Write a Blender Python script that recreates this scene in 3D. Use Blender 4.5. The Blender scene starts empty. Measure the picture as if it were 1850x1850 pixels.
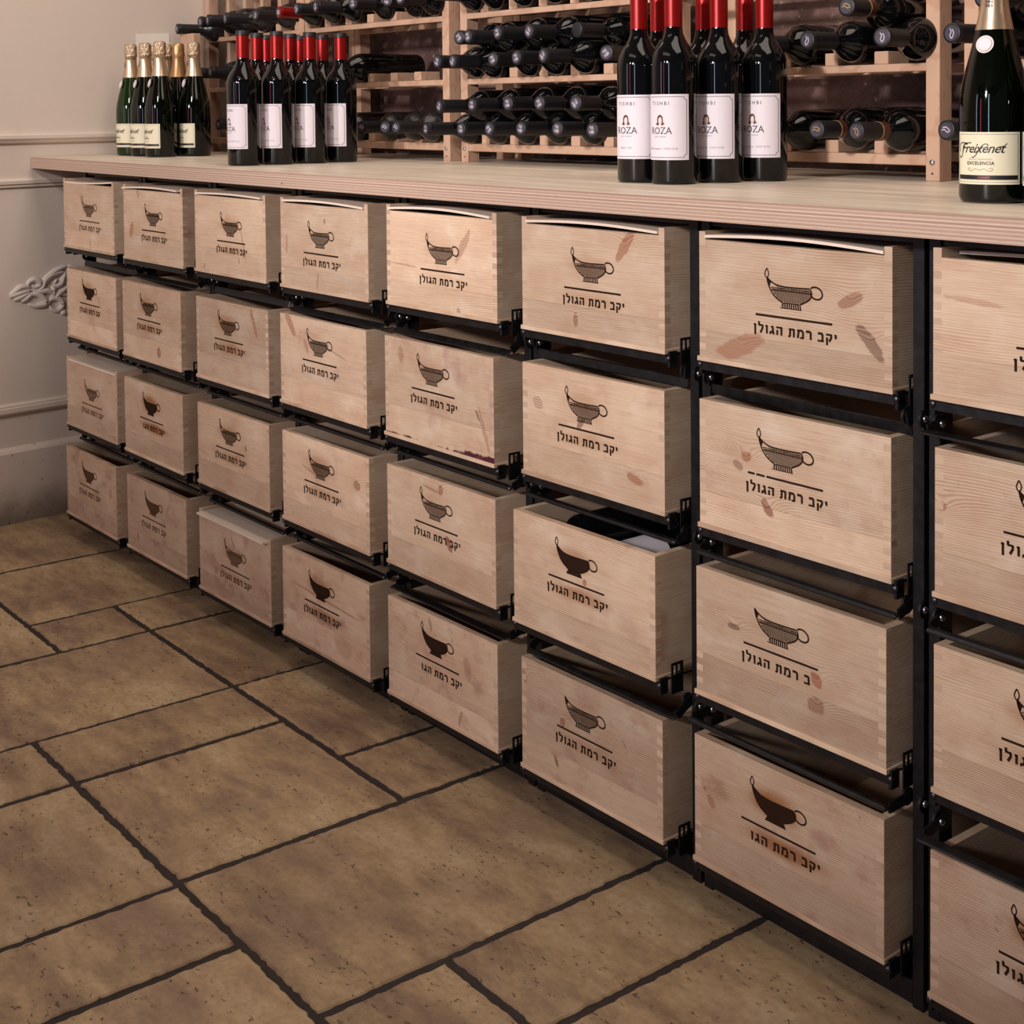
import bpy, bmesh, math, random
from mathutils import Vector, Matrix, noise
random.seed(7)
SC = bpy.context.scene
COL = SC.collection
PI = math.pi

# ------------------------------------------------------------------ camera
cam = bpy.data.objects.new('camera', bpy.data.cameras.new('camera'))
COL.objects.link(cam)
CAMR = ((0.615657, 0.787956, -0.009529), (-0.023577, 0.030506, 0.999256), (-0.787661, 0.614975, -0.037358))
r_, u_, w_ = [Vector(v) for v in CAMR]
M = Matrix.Identity(4)
for i in range(3):
    M[i][0] = r_[i]; M[i][1] = u_[i]; M[i][2] = -w_[i]
M.translation = Vector((1.061216, -1.451945, 1.154631))
cam.matrix_world = M
cam.data.sensor_width = 36
cam.data.lens = 2602.92 / 1850 * 36
cam.data.shift_y = -(925 - 289.8) / 1850
cam.data.clip_start = 0.02
SC.camera = cam

# ------------------------------------------------------------------ world, light, exposure
wd = bpy.data.worlds.new('world'); SC.world = wd; wd.use_nodes = True
wd.node_tree.nodes['Background'].inputs[0].default_value = (0.80, 0.78, 0.86, 1)
wd.node_tree.nodes['Background'].inputs[1].default_value = 0.07


def area(name, loc, target, sx, sy, power, color):
    l = bpy.data.lights.new(name, 'AREA'); l.shape = 'RECTANGLE'; l.size = sx; l.size_y = sy
    l.energy = power; l.color = color
    o = bpy.data.objects.new(name, l); COL.objects.link(o); o.location = loc
    o.rotation_euler = (Vector(target) - Vector(loc)).to_track_quat('-Z', 'Y').to_euler()
    return o


def spot(name, loc, target, power, color, ang=78, rad=0.16):
    l = bpy.data.lights.new(name, 'SPOT'); l.energy = power; l.color = color
    l.spot_size = math.radians(ang); l.spot_blend = 1.0; l.shadow_soft_size = rad
    o = bpy.data.objects.new(name, l); COL.objects.link(o); o.location = loc
    o.rotation_euler = (Vector(target) - Vector(loc)).to_track_quat('-Z', 'Y').to_euler()
    return o


WHITE = (1.0, 0.95, 0.93)
spot('ceiling_and_fill_spot', (-0.80, -4.2, 2.3), (-2.20, 0.2, 1.55), 470, WHITE, 44)
spot('ceiling_and_fill_spot', (0.42, -4.2, 2.3), (-0.45, 0.2, 1.45), 900, WHITE, 44)
spot('ceiling_and_fill_spot', (-0.4, -2.2, 2.65), (-3.0, -0.2, 1.9), 150, (1.0, 0.95, 0.92), 56)  # added fill spot, brightens the upper part of the left wall
area('ceiling_and_fill_lamp', (-0.9, 0.02, 2.75), (-0.9, -0.05, 0.0), 3.6, 0.9, 35, (1.0, 0.87, 0.75))
area('ceiling_and_fill_lamp', (-0.6, -1.7, 2.8), (-0.6, -1.6, 0.0), 1.6, 0.6, 6, (1.0, 0.80, 0.62))  # added weak warm fill over the open floor, not a known fixture
area('window_daylight', (1.3, -4.6, 1.5), (-0.6, 0.2, 1.2), 0.26, 1.9, 17, (0.62, 0.80, 1.0))
area('window_daylight', (-2.3, -4.6, 1.5), (-1.6, 0.2, 1.2), 0.22, 1.7, 9, (0.66, 0.80, 1.0))
area('red_sign', (-1.0, -4.9, 1.35), (-0.8, 0.2, 1.2), 0.22, 1.5, 9, (1.0, 0.10, 0.20))
vs = SC.view_settings
vs.view_transform = 'Standard'; vs.look = 'None'; vs.gamma = 1.0; vs.use_curve_mapping = False
vs.exposure = 0.0


# ------------------------------------------------------------------ object helpers
def tag(o, label=None, cat=None, group=None, kind=None):
    if label: o['label'] = label
    if cat: o['category'] = cat
    if group: o['group'] = group
    if kind: o['kind'] = kind
    return o


def empty(name, loc=(0, 0, 0), rz=0.0):
    o = bpy.data.objects.new(name, None); COL.objects.link(o)
    o.location = loc; o.rotation_euler = (0, 0, rz); o.empty_display_size = 0.02
    return o


def link_mesh(name, me, parent=None, loc=(0, 0, 0), rot=(0, 0, 0)):
    o = bpy.data.objects.new(name, me); COL.objects.link(o)
    o.parent = parent; o.location = loc; o.rotation_euler = rot
    return o


class MB:
    """collects geometry for one mesh"""
    def __init__(s): s.v = []; s.f = []; s.m = []; s.sm = []

    def add(s, vs_, fs, mi=0, smooth=False):
        b = len(s.v); s.v += [tuple(v) for v in vs_]
        for f in fs:
            s.f.append([b + i for i in f]); s.m.append(mi); s.sm.append(smooth)
        return s

    def box(s, x0, x1, y0, y1, z0, z1, mi=0):
        return s.add([(x0, y0, z0), (x1, y0, z0), (x1, y1, z0), (x0, y1, z0), (x0, y0, z1), (x1, y0, z1), (x1, y1, z1), (x0, y1, z1)],
                     [(0, 3, 2, 1), (4, 5, 6, 7), (0, 1, 5, 4), (1, 2, 6, 5), (2, 3, 7, 6), (3, 0, 4, 7)], mi)

    def prism(s, pts, axis, a, b, mi=0, cap=None):
        """pts: polygon in the two other axes; extruded along axis from a to b"""
        def P(p, t):
            return {0: (t, p[0], p[1]), 1: (p[0], t, p[1]), 2: (p[0], p[1], t)}[axis]
        n = len(pts)
        vs_ = [P(p, a) for p in pts] + [P(p, b) for p in pts]
        s.add(vs_, [tuple(range(n))[::-1], tuple(range(n, 2 * n))], mi if cap is None else cap)
        s.add(vs_, [(i, (i + 1) % n, n + (i + 1) % n, n + i) for i in range(n)], mi)
        return s

    def tube(s, pts, r, n=8, mi=0, caps=True, flat=1.0):
        pts = [Vector(p) for p in pts]; rings = []
        rr = r if isinstance(r, (list, tuple)) else [r] * len(pts)
        up = Vector((0, 0, 1))
        for i, p in enumerate(pts):
            d = (pts[min(i + 1, len(pts) - 1)] - pts[max(i - 1, 0)]).normalized()
            a = d.cross(up)
            if a.length < 1e-3: a = d.cross(Vector((1, 0, 0)))
            a.normalize(); b = d.cross(a).normalized()
            rings.append([p + a * math.cos(2 * PI * k / n) * rr[i] * flat + b * math.sin(2 * PI * k / n) * rr[i] for k in range(n)])
        vs_ = [v for R in rings for v in R]
        fs = []
        for i in range(len(rings) - 1):
            for k in range(n):
                fs.append((i * n + k, i * n + (k + 1) % n, (i + 1) * n + (k + 1) % n, (i + 1) * n + k))
        if caps: fs += [tuple(range(n)), tuple(range((len(rings) - 1) * n, len(rings) * n))[::-1]]
        return s.add(vs_, fs, mi, True)

    def lathe(s, prof, n=32, mi=0):
        vs_ = []
        for (r, z) in prof:
            for k in range(n): vs_.append((r * math.cos(2 * PI * k / n), r * math.sin(2 * PI * k / n), z))
        fs = []
        for i in range(len(prof) - 1):
            for k in range(n):
                fs.append((i * n + k, i * n + (k + 1) % n, (i + 1) * n + (k + 1) % n, (i + 1) * n + k))
        fs.append(tuple(range(n))[::-1]); fs.append(tuple(range((len(prof) - 1) * n, len(prof) * n)))
        return s.add(vs_, fs, mi, True)

    def mesh(s, name, mats, fix=True, bevel=0):
        me = bpy.data.meshes.new(name)
        me.from_pydata(s.v, [], s.f)
        for m in (mats if isinstance(mats, (list, tuple)) else [mats]): me.materials.append(m)
        for p, mi, sm in zip(me.polygons, s.m, s.sm): p.material_index = mi; p.use_smooth = sm
        if fix or bevel:
            bm = bmesh.new(); bm.from_mesh(me)
            bmesh.ops.recalc_face_normals(bm, faces=bm.faces)
            if bevel:
                bmesh.ops.bevel(bm, geom=[e for e in bm.edges if len(e.link_faces) == 2 and e.calc_face_angle(0) > 0.7], offset=bevel, segments=1, affect='EDGES', clamp_overlap=True)
            bm.to_mesh(me); bm.free()
        me.update()
        if any(s.sm):
            for e in me.edges: pass
            try:
                me.set_sharp_from_angle(angle=math.radians(38))
            except Exception:
                pass
        return me

    def obj(s, name, mats, parent=None, loc=(0, 0, 0), rot=(0, 0, 0), bevel=0, fix=True):
        return link_mesh(name, s.mesh(name, mats, fix, bevel), parent, loc, rot)


# ------------------------------------------------------------------ material helpers
class NT:
    def __init__(s, name, rough=0.5, metal=0.0, spec=0.5):
        s.mat = bpy.data.materials.new(name); s.mat.use_nodes = True
        s.t = s.mat.node_tree; s.b = s.t.nodes['Principled BSDF']
        s.b.inputs['Roughness'].default_value = rough; s.b.inputs['Metallic'].default_value = metal
        s.b.inputs['Specular IOR Level'].default_value = spec

    def n(s, ty, ins=None, **kw):
        nd = s.t.nodes.new(ty)
        for k, v in kw.items(): setattr(nd, k, v)
        for k, v in (ins or {}).items():
            if v is None: continue
            if isinstance(v, bpy.types.NodeSocket): s.t.links.new(v, nd.inputs[k])
            else: nd.inputs[k].default_value = v
        return nd

    def m(s, op, a, b=None, c=None, clamp=False):
        nd = s.n('ShaderNodeMath', {0: a, 1: b, 2: c}, operation=op); nd.use_clamp = clamp
        return nd.outputs[0]

    def mul(s, a, b): return s.m('MULTIPLY', a, b)
    def add(s, a, b): return s.m('ADD', a, b)
    def sub(s, a, b): return s.m('SUBTRACT', a, b)

    def coord(s, kind='Object'): return s.n('ShaderNodeTexCoord').outputs[kind]

    def sep(s, v): return s.n('ShaderNodeSeparateXYZ', {0: v}).outputs
    def comb(s, x, y, z): return s.n('ShaderNodeCombineXYZ', {0: x, 1: y, 2: z}).outputs[0]

    def noise(s, vec, scale=5.0, detail=3.0, rough=0.5, w=None, out=0):
        nd = s.n('ShaderNodeTexNoise', {'Vector': vec, 'Scale': scale, 'Detail': detail, 'Roughness': rough})
        if w is not None:
            nd.noise_dimensions = '4D'
            if isinstance(w, bpy.types.NodeSocket): s.t.links.new(w, nd.inputs['W'])
            else: nd.inputs['W'].default_value = w
        return nd.outputs[out]

    def map(s, vec, scale=(1, 1, 1), loc=(0, 0, 0)):
        return s.n('ShaderNodeMapping', {'Vector': vec, 'Scale': scale, 'Location': loc}).outputs[0]

    def ramp(s, fac, stops):
        nd = s.n('ShaderNodeValToRGB', {0: fac}); cr = nd.color_ramp
        while len(cr.elements) < len(stops): cr.elements.new(0.5)
        for e, (p, c) in zip(cr.elements, stops):
            e.position = p; e.color = (*c, 1) if len(c) == 3 else c
        return nd.outputs[0]

    def step(s, v, a, b):
        return s.n('ShaderNodeMapRange', {0: v, 1: a, 2: b, 3: 0.0, 4: 1.0}, interpolation_type='SMOOTHSTEP').outputs[0]

    def mix(s, f, a, b, mode='MIX'):
        nd = s.t.nodes.new('ShaderNodeMix'); nd.data_type = 'RGBA'; nd.blend_type = mode
        for i, v in ((0, f), (6, a), (7, b)):
            if isinstance(v, bpy.types.NodeSocket): s.t.links.new(v, nd.inputs[i])
            else: nd.inputs[i].default_value = (v if i == 0 else ((*v, 1) if len(v) == 3 else v))
        return nd.outputs[2]

    def attr(s, name):
        return s.n('ShaderNodeAttribute', attribute_type='OBJECT', attribute_name=name).outputs

    def rnd(s): return s.n('ShaderNodeObjectInfo').outputs['Random']

    def bump(s, h, strength=0.3, dist=0.002):
        b = s.n('ShaderNodeBump', {'Height': h, 'Strength': strength, 'Distance': dist})
        s.t.links.new(b.outputs[0], s.b.inputs['Normal'])

    def col(s, c):
        if isinstance(c, bpy.types.NodeSocket): s.t.links.new(c, s.b.inputs['Base Color'])
        else: s.b.inputs['Base Color'].default_value = (*c, 1)
        return s

    def inp(s, k, v):
        if isinstance(v, bpy.types.NodeSocket): s.t.links.new(v, s.b.inputs[k])
        else: s.b.inputs[k].default_value = v
        return s


def srgb(r, g, b):
    def f(c):
        c /= 255.0
        return c / 12.92 if c <= 0.04045 else ((c + 0.055) / 1.055) ** 2.4
    return (f(r), f(g), f(b))


def plain(name, col, rough=0.5, metal=0.0, spec=0.5, coat=0.0):
    n = NT(name, rough, metal, spec).col(col)
    if coat: n.inp('Coat Weight', coat); n.inp('Coat Roughness', 0.05)
    return n.mat


# pine of the crates. axis order: a = along the grain, b = across the grain on the face
def pine(name, along, across, face=False, dark=1.0):
    n = NT(name, 0.62, 0, 0.3)
    P = n.sep(n.coord()); r = n.rnd()
    A, B = P[along], P[across]
    off = n.mul(r, 37.0)
    if face:
        sp = n.add(0.044, n.mul(r, 0.020))
        bd = n.m('GREATER_THAN', B, sp)
        off = n.add(off, n.mul(bd, 5.3))
    # growth rings: low frequency warp in the long direction
    v0 = n.comb(n.mul(A, 2.6), n.mul(B, 9.0), off)
    wA = n.noise(v0, 1.0, 2.0, 0.5)
    v1 = n.comb(n.mul(A, 9.0), n.mul(B, 22.0), off)
    wB = n.noise(v1, 1.0, 3.0, 0.55)
    phase = n.add(n.mul(B, 1850.0), n.add(n.mul(wA, 58.0), n.mul(wB, 5.0)))
    if face:
        K = []
        for i in (1, 2, 3):
            c = n.sep(n.attr('k%d' % i)[1]); d = n.sep(n.attr('d%d' % i)[1])
            dx = n.sub(A, c[0]); dz = n.sub(B, c[1])
            ca = n.m('COSINE', c[2]); sa = n.m('SINE', c[2])
            lu = n.add(n.mul(dx, ca), n.mul(dz, sa)); lv = n.sub(n.mul(dz, ca), n.mul(dx, sa))
            wob = n.mul(n.sub(n.noise(n.comb(n.mul(A, 60.0), n.mul(B, 60.0), off), 1.0, 2.0), 0.5), 0.9)
            q = n.m('SQRT', n.add(n.m('POWER', n.m('DIVIDE', lu, n.m('MAXIMUM', d[0], 0.001)), 2.0), n.m('POWER', n.m('DIVIDE', lv, n.m('MAXIMUM', d[1], 0.001)), 2.0)))
            mask = n.mul(n.sub(1.0, n.step(n.add(q, wob), 0.82, 1.12)), d[2])
            K.append(mask)
            infl = n.m('DIVIDE', n.mul(d[2], 34.0), n.add(1.0, n.m('POWER', n.m('DIVIDE', n.m('SQRT', n.add(n.m('POWER', dx, 2.0), n.m('POWER', n.mul(dz, 1.6), 2.0))), 0.022), 2.0)))
            phase = n.add(phase, infl)
    ring = n.m('SINE', phase)
    ring = n.m('POWER', n.add(n.mul(ring, 0.5), 0.5), 1.7)
    amp = n.step(n.noise(n.comb(n.mul(A, 2.0), n.mul(B, 14.0), n.add(off, 9.1)), 1.0, 2.0), 0.3, 0.75)
    fib = n.noise(n.comb(n.mul(A, 14.0), n.mul(B, 520.0), off), 1.0, 2.0, 0.6)
    base = n.mix(n.noise(n.comb(n.mul(A, 3.0), n.mul(B, 16.0), n.add(off, 3.0)), 1.0, 2.0), srgb(224, 200, 176), srgb(206, 177, 150))
    c = n.mix(n.mul(ring, n.add(0.10, n.mul(amp, 0.46))), base, srgb(160, 114, 80))
    c = n.mix(n.mul(n.sub(fib, 0.40), 0.85), c, srgb(142, 104, 78))
    blot = n.noise(n.comb(n.mul(A, 11.0), n.mul(B, 15.0), n.add(off, 30.0)), 1.0, 4.0, 0.6)
    c = n.mix(n.mul(n.step(blot, 0.48, 0.72), 0.30), c, srgb(178, 132, 104))
    c = n.mix(n.mul(n.step(n.sub(1.0, blot), 0.52, 0.72), 0.35), c, srgb(232, 214, 196))
    tone = n.add(0.74, n.mul(n.m('FRACT', n.mul(r, 7.77)), 0.28))
    if face:
        tone = n.mul(tone, n.add(0.86, n.mul(n.m('FRACT', n.add(n.mul(r, 3.3), n.mul(bd, 0.46))), 0.26)))
    c = n.mix(1.0, c, n.n('ShaderNodeCombineColor', {0: tone, 1: n.mul(tone, 0.985), 2: n.mul(tone, 0.965)}).outputs[0], 'MULTIPLY')
    if face:
        seam = n.sub(1.0, n.step(n.m('ABSOLUTE', n.sub(B, sp)), 0.0002, 0.0009))
        c = n.mix(n.mul(seam, 0.3), c, srgb(120, 85, 58))
        hue = (srgb(148, 96, 70), srgb(128, 78, 58), srgb(92, 58, 46))
        for k, h in zip(K, hue): c = n.mix(n.mul(k, n.add(0.66, n.mul(ring, 0.34))), c, h)
        # scorch from the branding iron, spreading along the grain
        lg = n.sep(n.attr('logo')[1])
        sx = n.sub(A, lg[0]); sz = n.sub(B, lg[1])
        g1 = n.m('EXPONENT', n.mul(-1.0, n.add(n.m('POWER', n.m('DIVIDE', n.sub(sx, -0.003), 0.05), 2.0), n.m('POWER', n.m('DIVIDE', n.sub(sz, -0.070), 0.022), 2.0))))
        g2 = n.m('EXPONENT', n.mul(-1.0, n.add(n.m('POWER', n.m('DIVIDE', n.sub(sx, 0.015), 0.075), 2.0), n.m('POWER', n.m('DIVIDE', n.sub(sz, -0.124), 0.013), 2.0))))
        nn = n.noise(n.comb(n.mul(A, 22.0), n.mul(B, 44.0), n.add(off, 2.0)), 1.0, 3.0, 0.6)
        sc = n.m('MULTIPLY', n.step(n.mul(n.m('MAXIMUM', g1, g2), n.add(0.42, nn)), 0.10, 0.80), lg[2], clamp=True)
        c = n.mix(sc, c, srgb(146, 96, 52))
        # handling dirt and grey scuffs
        dt = n.sep(n.attr('dirt')[1])
        ds = n.mul(n.step(n.noise(n.comb(n.mul(A, 16.0), n.mul(B, 22.0), n.add(off, 6.0)), 1.0, 4.0, 0.62), 0.5, 0.75), dt[0])
        c = n.mix(n.mul(ds, 0.5), c, srgb(150, 108, 92))
        gs = n.mul(n.step(n.noise(n.comb(n.mul(A, 90.0), n.mul(B, 60.0), off), 1.0, 4.0, 0.7), 0.60, 0.72),
                   n.step(n.noise(n.comb(n.mul(A, 9.0), n.mul(B, 9.0), n.add(off, 1.0)), 1.0, 1.0), 0.52, 0.68))
        c = n.mix(n.mul(n.mul(gs, dt[0]), 0.55), c, srgb(112, 92, 84))
        # spilled red wine along the lower edge
        wn = n.noise(n.comb(n.mul(A, 40.0), n.mul(B, 40.0), 3.0), 1.0, 4.0, 0.6)
        wl = n.add(n.mul(n.m('MAXIMUM', n.mul(A, 0.06), 0.0), 1.0), 0.006)
        wm = n.mul(n.sub(1.0, n.step(n.sub(B, n.add(wl, n.mul(n.sub(wn, 0.5), 0.022))), -0.001, 0.003)), dt[1])
        c = n.mix(wm, c, srgb(74, 30, 38))
        wd2 = n.mul(n.mul(n.step(n.noise(n.comb(n.mul(A, 14.0), n.mul(B, 10.0), 8.0), 1.0, 3.0), 0.52, 0.7), dt[1]), 0.45)
        c = n.mix(wd2, c, srgb(150, 96, 96))
    else:
        kn = n.step(n.noise(n.comb(n.mul(A, 7.0), n.mul(B, 10.0), n.add(off, 20.0)), 1.0, 1.0), 0.66, 0.78)
        c = n.mix(n.mul(kn, 0.6), c, srgb(140, 88, 62))
    if dark != 1.0: c = n.mix(1.0, c, (dark, dark, dark), 'MULTIPLY')
    n.col(c)
    n.bump(n.add(n.mul(ring, 0.5), fib), 0.25, 0.0006)
    return n.mat


PINE_FRONT = pine('pine_front', 0, 2, face=True)
PINE_SIDE = pine('pine_side', 1, 2)
PINE_FLAT = pine('pine_flat', 0, 1)


def endgrain():
    n = NT('pine_end_grain', 0.75, 0, 0.2)
    P = n.sep(n.coord()); r = n.rnd()
    cell = n.m('FLOOR', n.mul(P[2], 50.0))
    ang = n.mul(n.m('FRACT', n.mul(n.m('SINE', n.add(n.mul(cell, 12.9), n.mul(r, 40.0))), 43.7)), 3.0)
    q = n.add(n.mul(P[0], n.mul(n.m('COSINE', ang), 2600.0)), n.mul(P[2], n.mul(n.m('SINE', ang), 2600.0)))
    s = n.step(n.m('SINE', q), 0.3, 0.9)
    tone = n.m('FRACT', n.mul(n.m('SINE', n.add(n.mul(cell, 7.3), n.mul(r, 90.0))), 17.7))
    c = n.mix(tone, srgb(206, 178, 152), srgb(184, 156, 134))
    n.col(n.mix(n.mul(s, 0.4), c, srgb(132, 106, 90)))
    return n.mat


PINE_END = endgrain()


def lidmat():
    n = NT('lid_board', 0.45, 0, 0.4)
    P = n.sep(n.coord())
    f = n.noise(n.comb(n.mul(P[0], 4.0), n.mul(P[1], 160.0), n.mul(n.rnd(), 9.0)), 1.0, 3.0)
    n.col(n.mix(f, srgb(236, 222, 208), srgb(212, 190, 170)))
    return n.mat


LID = lidmat()
INK = plain('burned_ink', srgb(44, 27, 18), 0.85, 0, 0.1)
INKL = plain('burned_ink_light', srgb(86, 60, 42), 0.85, 0, 0.1)


def steel():
    n = NT('black_steel', 0.42, 0.0, 0.5)
    P = n.coord()
    s = n.noise(P, 60.0, 3.0, 0.6)
    n.col(n.mix(n.step(s, 0.4, 0.75), srgb(4, 3, 5), srgb(14, 12, 16)))
    n.inp('Roughness', n.add(0.34, n.mul(s, 0.25)))
    n.bump(n.noise(P, 500.0, 2.0), 0.12, 0.0004)
    return n.mat


STEEL = steel()
BOLTD = plain('dark_bolt', srgb(70, 68, 76), 0.35, 0.9)
BOLT = plain('bolt_chrome', srgb(190, 190, 200), 0.22, 1.0)


def rackwood():
    n = NT('rack_pine', 0.5, 0, 0.35)
    P = n.sep(n.coord())
    off = n.mul(n.rnd(), 23.0)
    w = n.noise(n.comb(n.mul(P[0], 7.0), n.mul(P[1], 30.0), n.add(n.mul(P[2], 9.0), off)), 1.0, 3.0, 0.55)
    ring = n.m('SINE', n.add(n.mul(w, 30.0), n.mul(P[2], 60.0)))
    c = n.mix(n.noise(n.comb(n.mul(P[0], 9.0), P[1], n.add(n.mul(P[2], 9.0), off)), 1.0, 1.0), srgb(200, 166, 140), srgb(170, 134, 112))
    n.col(n.mix(n.mul(n.step(ring, 0.2, 1.0), 0.28), c, srgb(150, 100, 72)))
    n.bump(w, 0.15, 0.001)
    return n.mat


RACK = rackwood()


def plymat():
    n = NT('plywood', 0.42, 0, 0.4)
    P = n.sep(n.coord()); nrm = n.sep(n.n('ShaderNodeNewGeometry').outputs['Normal'])
    top = n.step(nrm[2], 0.4, 0.8)
    g1 = n.noise(n.comb(n.mul(P[0], 2.2), n.mul(P[1], 30.0), 0.0), 1.0, 4.0, 0.6)
    g2 = n.noise(n.comb(n.mul(P[0], 5.0), n.mul(P[1], 5.0), 4.0), 1.0, 4.0, 0.6)
    g3 = n.noise(n.comb(n.mul(P[0], 26.0), n.mul(P[1], 26.0), 4.0), 1.0, 3.0, 0.6)
    ct = n.mix(n.step(g1, 0.3, 0.7), srgb(222, 208, 190), srgb(192, 175, 156))
    ct = n.mix(n.mul(n.step(g2, 0.45, 0.7), 0.4), ct, srgb(176, 158, 142))
    ct = n.mix(n.mul(n.step(g3, 0.6, 0.8), 0.25), ct, srgb(216, 198, 176))
    # thirteen plies on the edge
    wob = n.mul(n.noise(n.comb(n.mul(P[0], 3.0), 0.0, n.mul(P[2], 60.0)), 1.0, 3.0), 0.0016)
    ph = n.mul(n.add(P[2], wob), 13.0 / 0.031)
    tri = n.m('FRACT', ph); lay = n.m('FLOOR', ph)
    alt = n.m('FRACT', n.mul(lay, 0.5))
    lam = n.m('FRACT', n.mul(n.m('SINE', n.mul(lay, 12.99)), 43.5))
    fine = n.noise(n.comb(n.mul(P[0], 60.0), 0.0, n.mul(P[2], 1500.0)), 1.0, 3.0, 0.6)
    ce = n.mix(n.m('GREATER_THAN', alt, 0.25), srgb(204, 180, 160), srgb(160, 128, 112))
    ce = n.mix(n.mul(lam, 0.75), ce, srgb(184, 156, 138))
    ce = n.mix(n.mul(n.step(tri, 0.86, 0.98), 0.75), ce, srgb(92, 62, 56))
    ce = n.mix(n.mul(n.step(fine, 0.5, 0.8), 0.4), ce, srgb(112, 82, 74))
    pit = n.step(n.noise(n.comb(n.mul(P[0], 22.0), 0.0, n.mul(P[2], 190.0)), 1.0, 2.0), 0.75, 0.79)
    ce = n.mix(pit, ce, srgb(34, 22, 20))
    n.col(n.mix(top, ce, ct))
    n.inp('Roughness', n.add(0.38, n.mul(n.sub(1.0, top), 0.3)))
    n.bump(n.add(fine, g3), 0.15, 0.0006)
    return n.mat


PLY = plymat()


def wallpaint(name, c0, c1, c2, lower=False):
    n = NT(name, 0.6, 0, 0.3)
    P = n.coord(); S = n.sep(P)
    a = n.noise(P, 2.2, 4.0, 0.55); b = n.noise(P, 40.0, 3.0, 0.6); d = n.noise(P, 11.0, 5.0, 0.7)
    c = n.mix(a, c0, c1)
    c = n.mix(n.mul(n.step(d, 0.55, 0.8), 0.35), c, c2)
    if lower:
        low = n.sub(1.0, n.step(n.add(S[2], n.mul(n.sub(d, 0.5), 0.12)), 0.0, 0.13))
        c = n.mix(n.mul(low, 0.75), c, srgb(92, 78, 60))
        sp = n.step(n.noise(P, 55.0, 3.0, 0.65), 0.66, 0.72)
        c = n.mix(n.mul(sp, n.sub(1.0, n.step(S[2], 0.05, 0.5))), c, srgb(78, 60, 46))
    n.col(c)
    n.bump(n.add(n.mul(b, 0.4), n.mul(a, 2.0)), 0.18, 0.004)
    return n.mat


PAINT = wallpaint('cream_paint', srgb(214, 200, 186), srgb(206, 190, 178), srgb(190, 172, 158), True)


def oldwall():
    n = NT('bare_plaster', 0.75, 0, 0.2)
    P = n.coord()
    a = n.noise(P, 3.0, 6.0, 0.62); b = n.noise(P, 9.0, 5.0, 0.65); d = n.noise(P, 38.0, 4.0, 0.6)
    c = n.ramp(a, [(0.30, srgb(38, 27, 27)), (0.46, srgb(76, 56, 53)), (0.58, srgb(104, 82, 76)), (0.74, srgb(146, 126, 112))])
    c = n.mix(n.mul(n.step(b, 0.5, 0.72), 0.6), c, srgb(112, 82, 84))
    c = n.mix(n.mul(n.step(d, 0.62, 0.75), 0.5), c, srgb(186, 170, 150))
    n.col(c); n.bump(n.add(a, d), 0.5, 0.01)
    return n.mat


OLDWALL = oldwall()


def stone():
    n = NT('travertine', 0.55, 0, 0.35)
    P = n.coord(); r = n.rnd(); o = n.mul(r, 50.0)
    S = n.sep(P)
    V = n.comb(n.add(S[0], o), n.add(S[1], n.mul(o, 0.7)), S[2])
    st = n.comb(n.mul(n.add(S[0], o), 1.3), n.mul(n.add(S[1], o), 3.0), 0.0)
    a = n.noise(st, 2.4, 5.0, 0.6); b = n.noise(st, 9.0, 5.0, 0.65); f = n.noise(V, 90.0, 3.0, 0.6)
    c = n.ramp(n.add(n.mul(a, 0.62), n.mul(b, 0.38)), [(0.32, srgb(112, 90, 78)), (0.44, srgb(146, 122, 98)), (0.53, srgb(172, 147, 114)), (0.66, srgb(194, 172, 142))])
    c = n.mix(n.mul(n.step(n.noise(V, 3.1, 3.0), 0.5, 0.72), 0.45), c, srgb(130, 106, 96))
    tone = n.add(0.86, n.mul(n.m('FRACT', n.mul(r, 9.7)), 0.2))
    c = n.mix(1.0, c, n.n('ShaderNodeCombineColor', {0: tone, 1: tone, 2: n.mul(tone, 0.98)}).outputs[0], 'MULTIPLY')
    c = n.mix(n.mul(n.sub(f, 0.42), 0.8), c, srgb(90, 70, 56))
    # little open pores, gathered in streaks
    pv = n.comb(n.mul(n.add(S[0], o), 70.0), n.mul(n.add(S[1], o), 125.0), 0.0)
    pores = n.mul(n.step(n.noise(pv, 1.0, 3.0, 0.55), 0.615, 0.66), n.step(n.noise(st, 6.0, 3.0, 0.6), 0.47, 0.58))
    c = n.mix(n.mul(pores, 0.8), c, srgb(70, 52, 42))
    n.col(c)
    n.bump(n.sub(n.add(n.mul(b, 0.6), n.mul(f, 0.12)), n.mul(pores, 1.2)), 0.5, 0.003)
    n.inp('Roughness', n.add(0.42, n.mul(f, 0.3)))
    return n.mat


STONE = stone()


def grout():
    n = NT('grout', 0.8, 0, 0.3)
    P = n.coord(); a = n.noise(P, 45.0, 4.0, 0.6)
    n.col(n.mix(a, srgb(34, 28, 27), srgb(62, 53, 50))); n.bump(a, 0.6, 0.003)
    return n.mat


GROUT = grout()


def glass(name, c, rough=0.04):
    n = NT(name, rough, 0, 0.6)
    n.col(c); n.inp('IOR', 1.52); n.inp('Specular IOR Level', 0.42)
    return n.mat


GLASS = glass('dark_wine_glass', (0.0022, 0.0024, 0.0030))
GLASSD = glass('dusty_wine_glass', (0.010, 0.009, 0.010), 0.22)
GLASSG = glass('green_sparkling_glass', (0.0008, 0.0018, 0.0006))
GLASSGL = glass('backlit_green_glass', (0.006, 0.017, 0.002))  # opaque; light coming through the glass is painted as brighter green


def foil():
    n = NT('gold_foil', 0.32, 0.85, 0.5)
    P = n.coord(); S = n.sep(P)
    cr = n.noise(P, 130.0, 3.0, 0.6)
    n.col(n.mix(cr, srgb(220, 198, 170), srgb(190, 162, 134)))
    n.bump(n.mul(cr, n.step(S[2], 0.272, 0.285)), 1.0, 0.006)
    return n.mat


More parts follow.
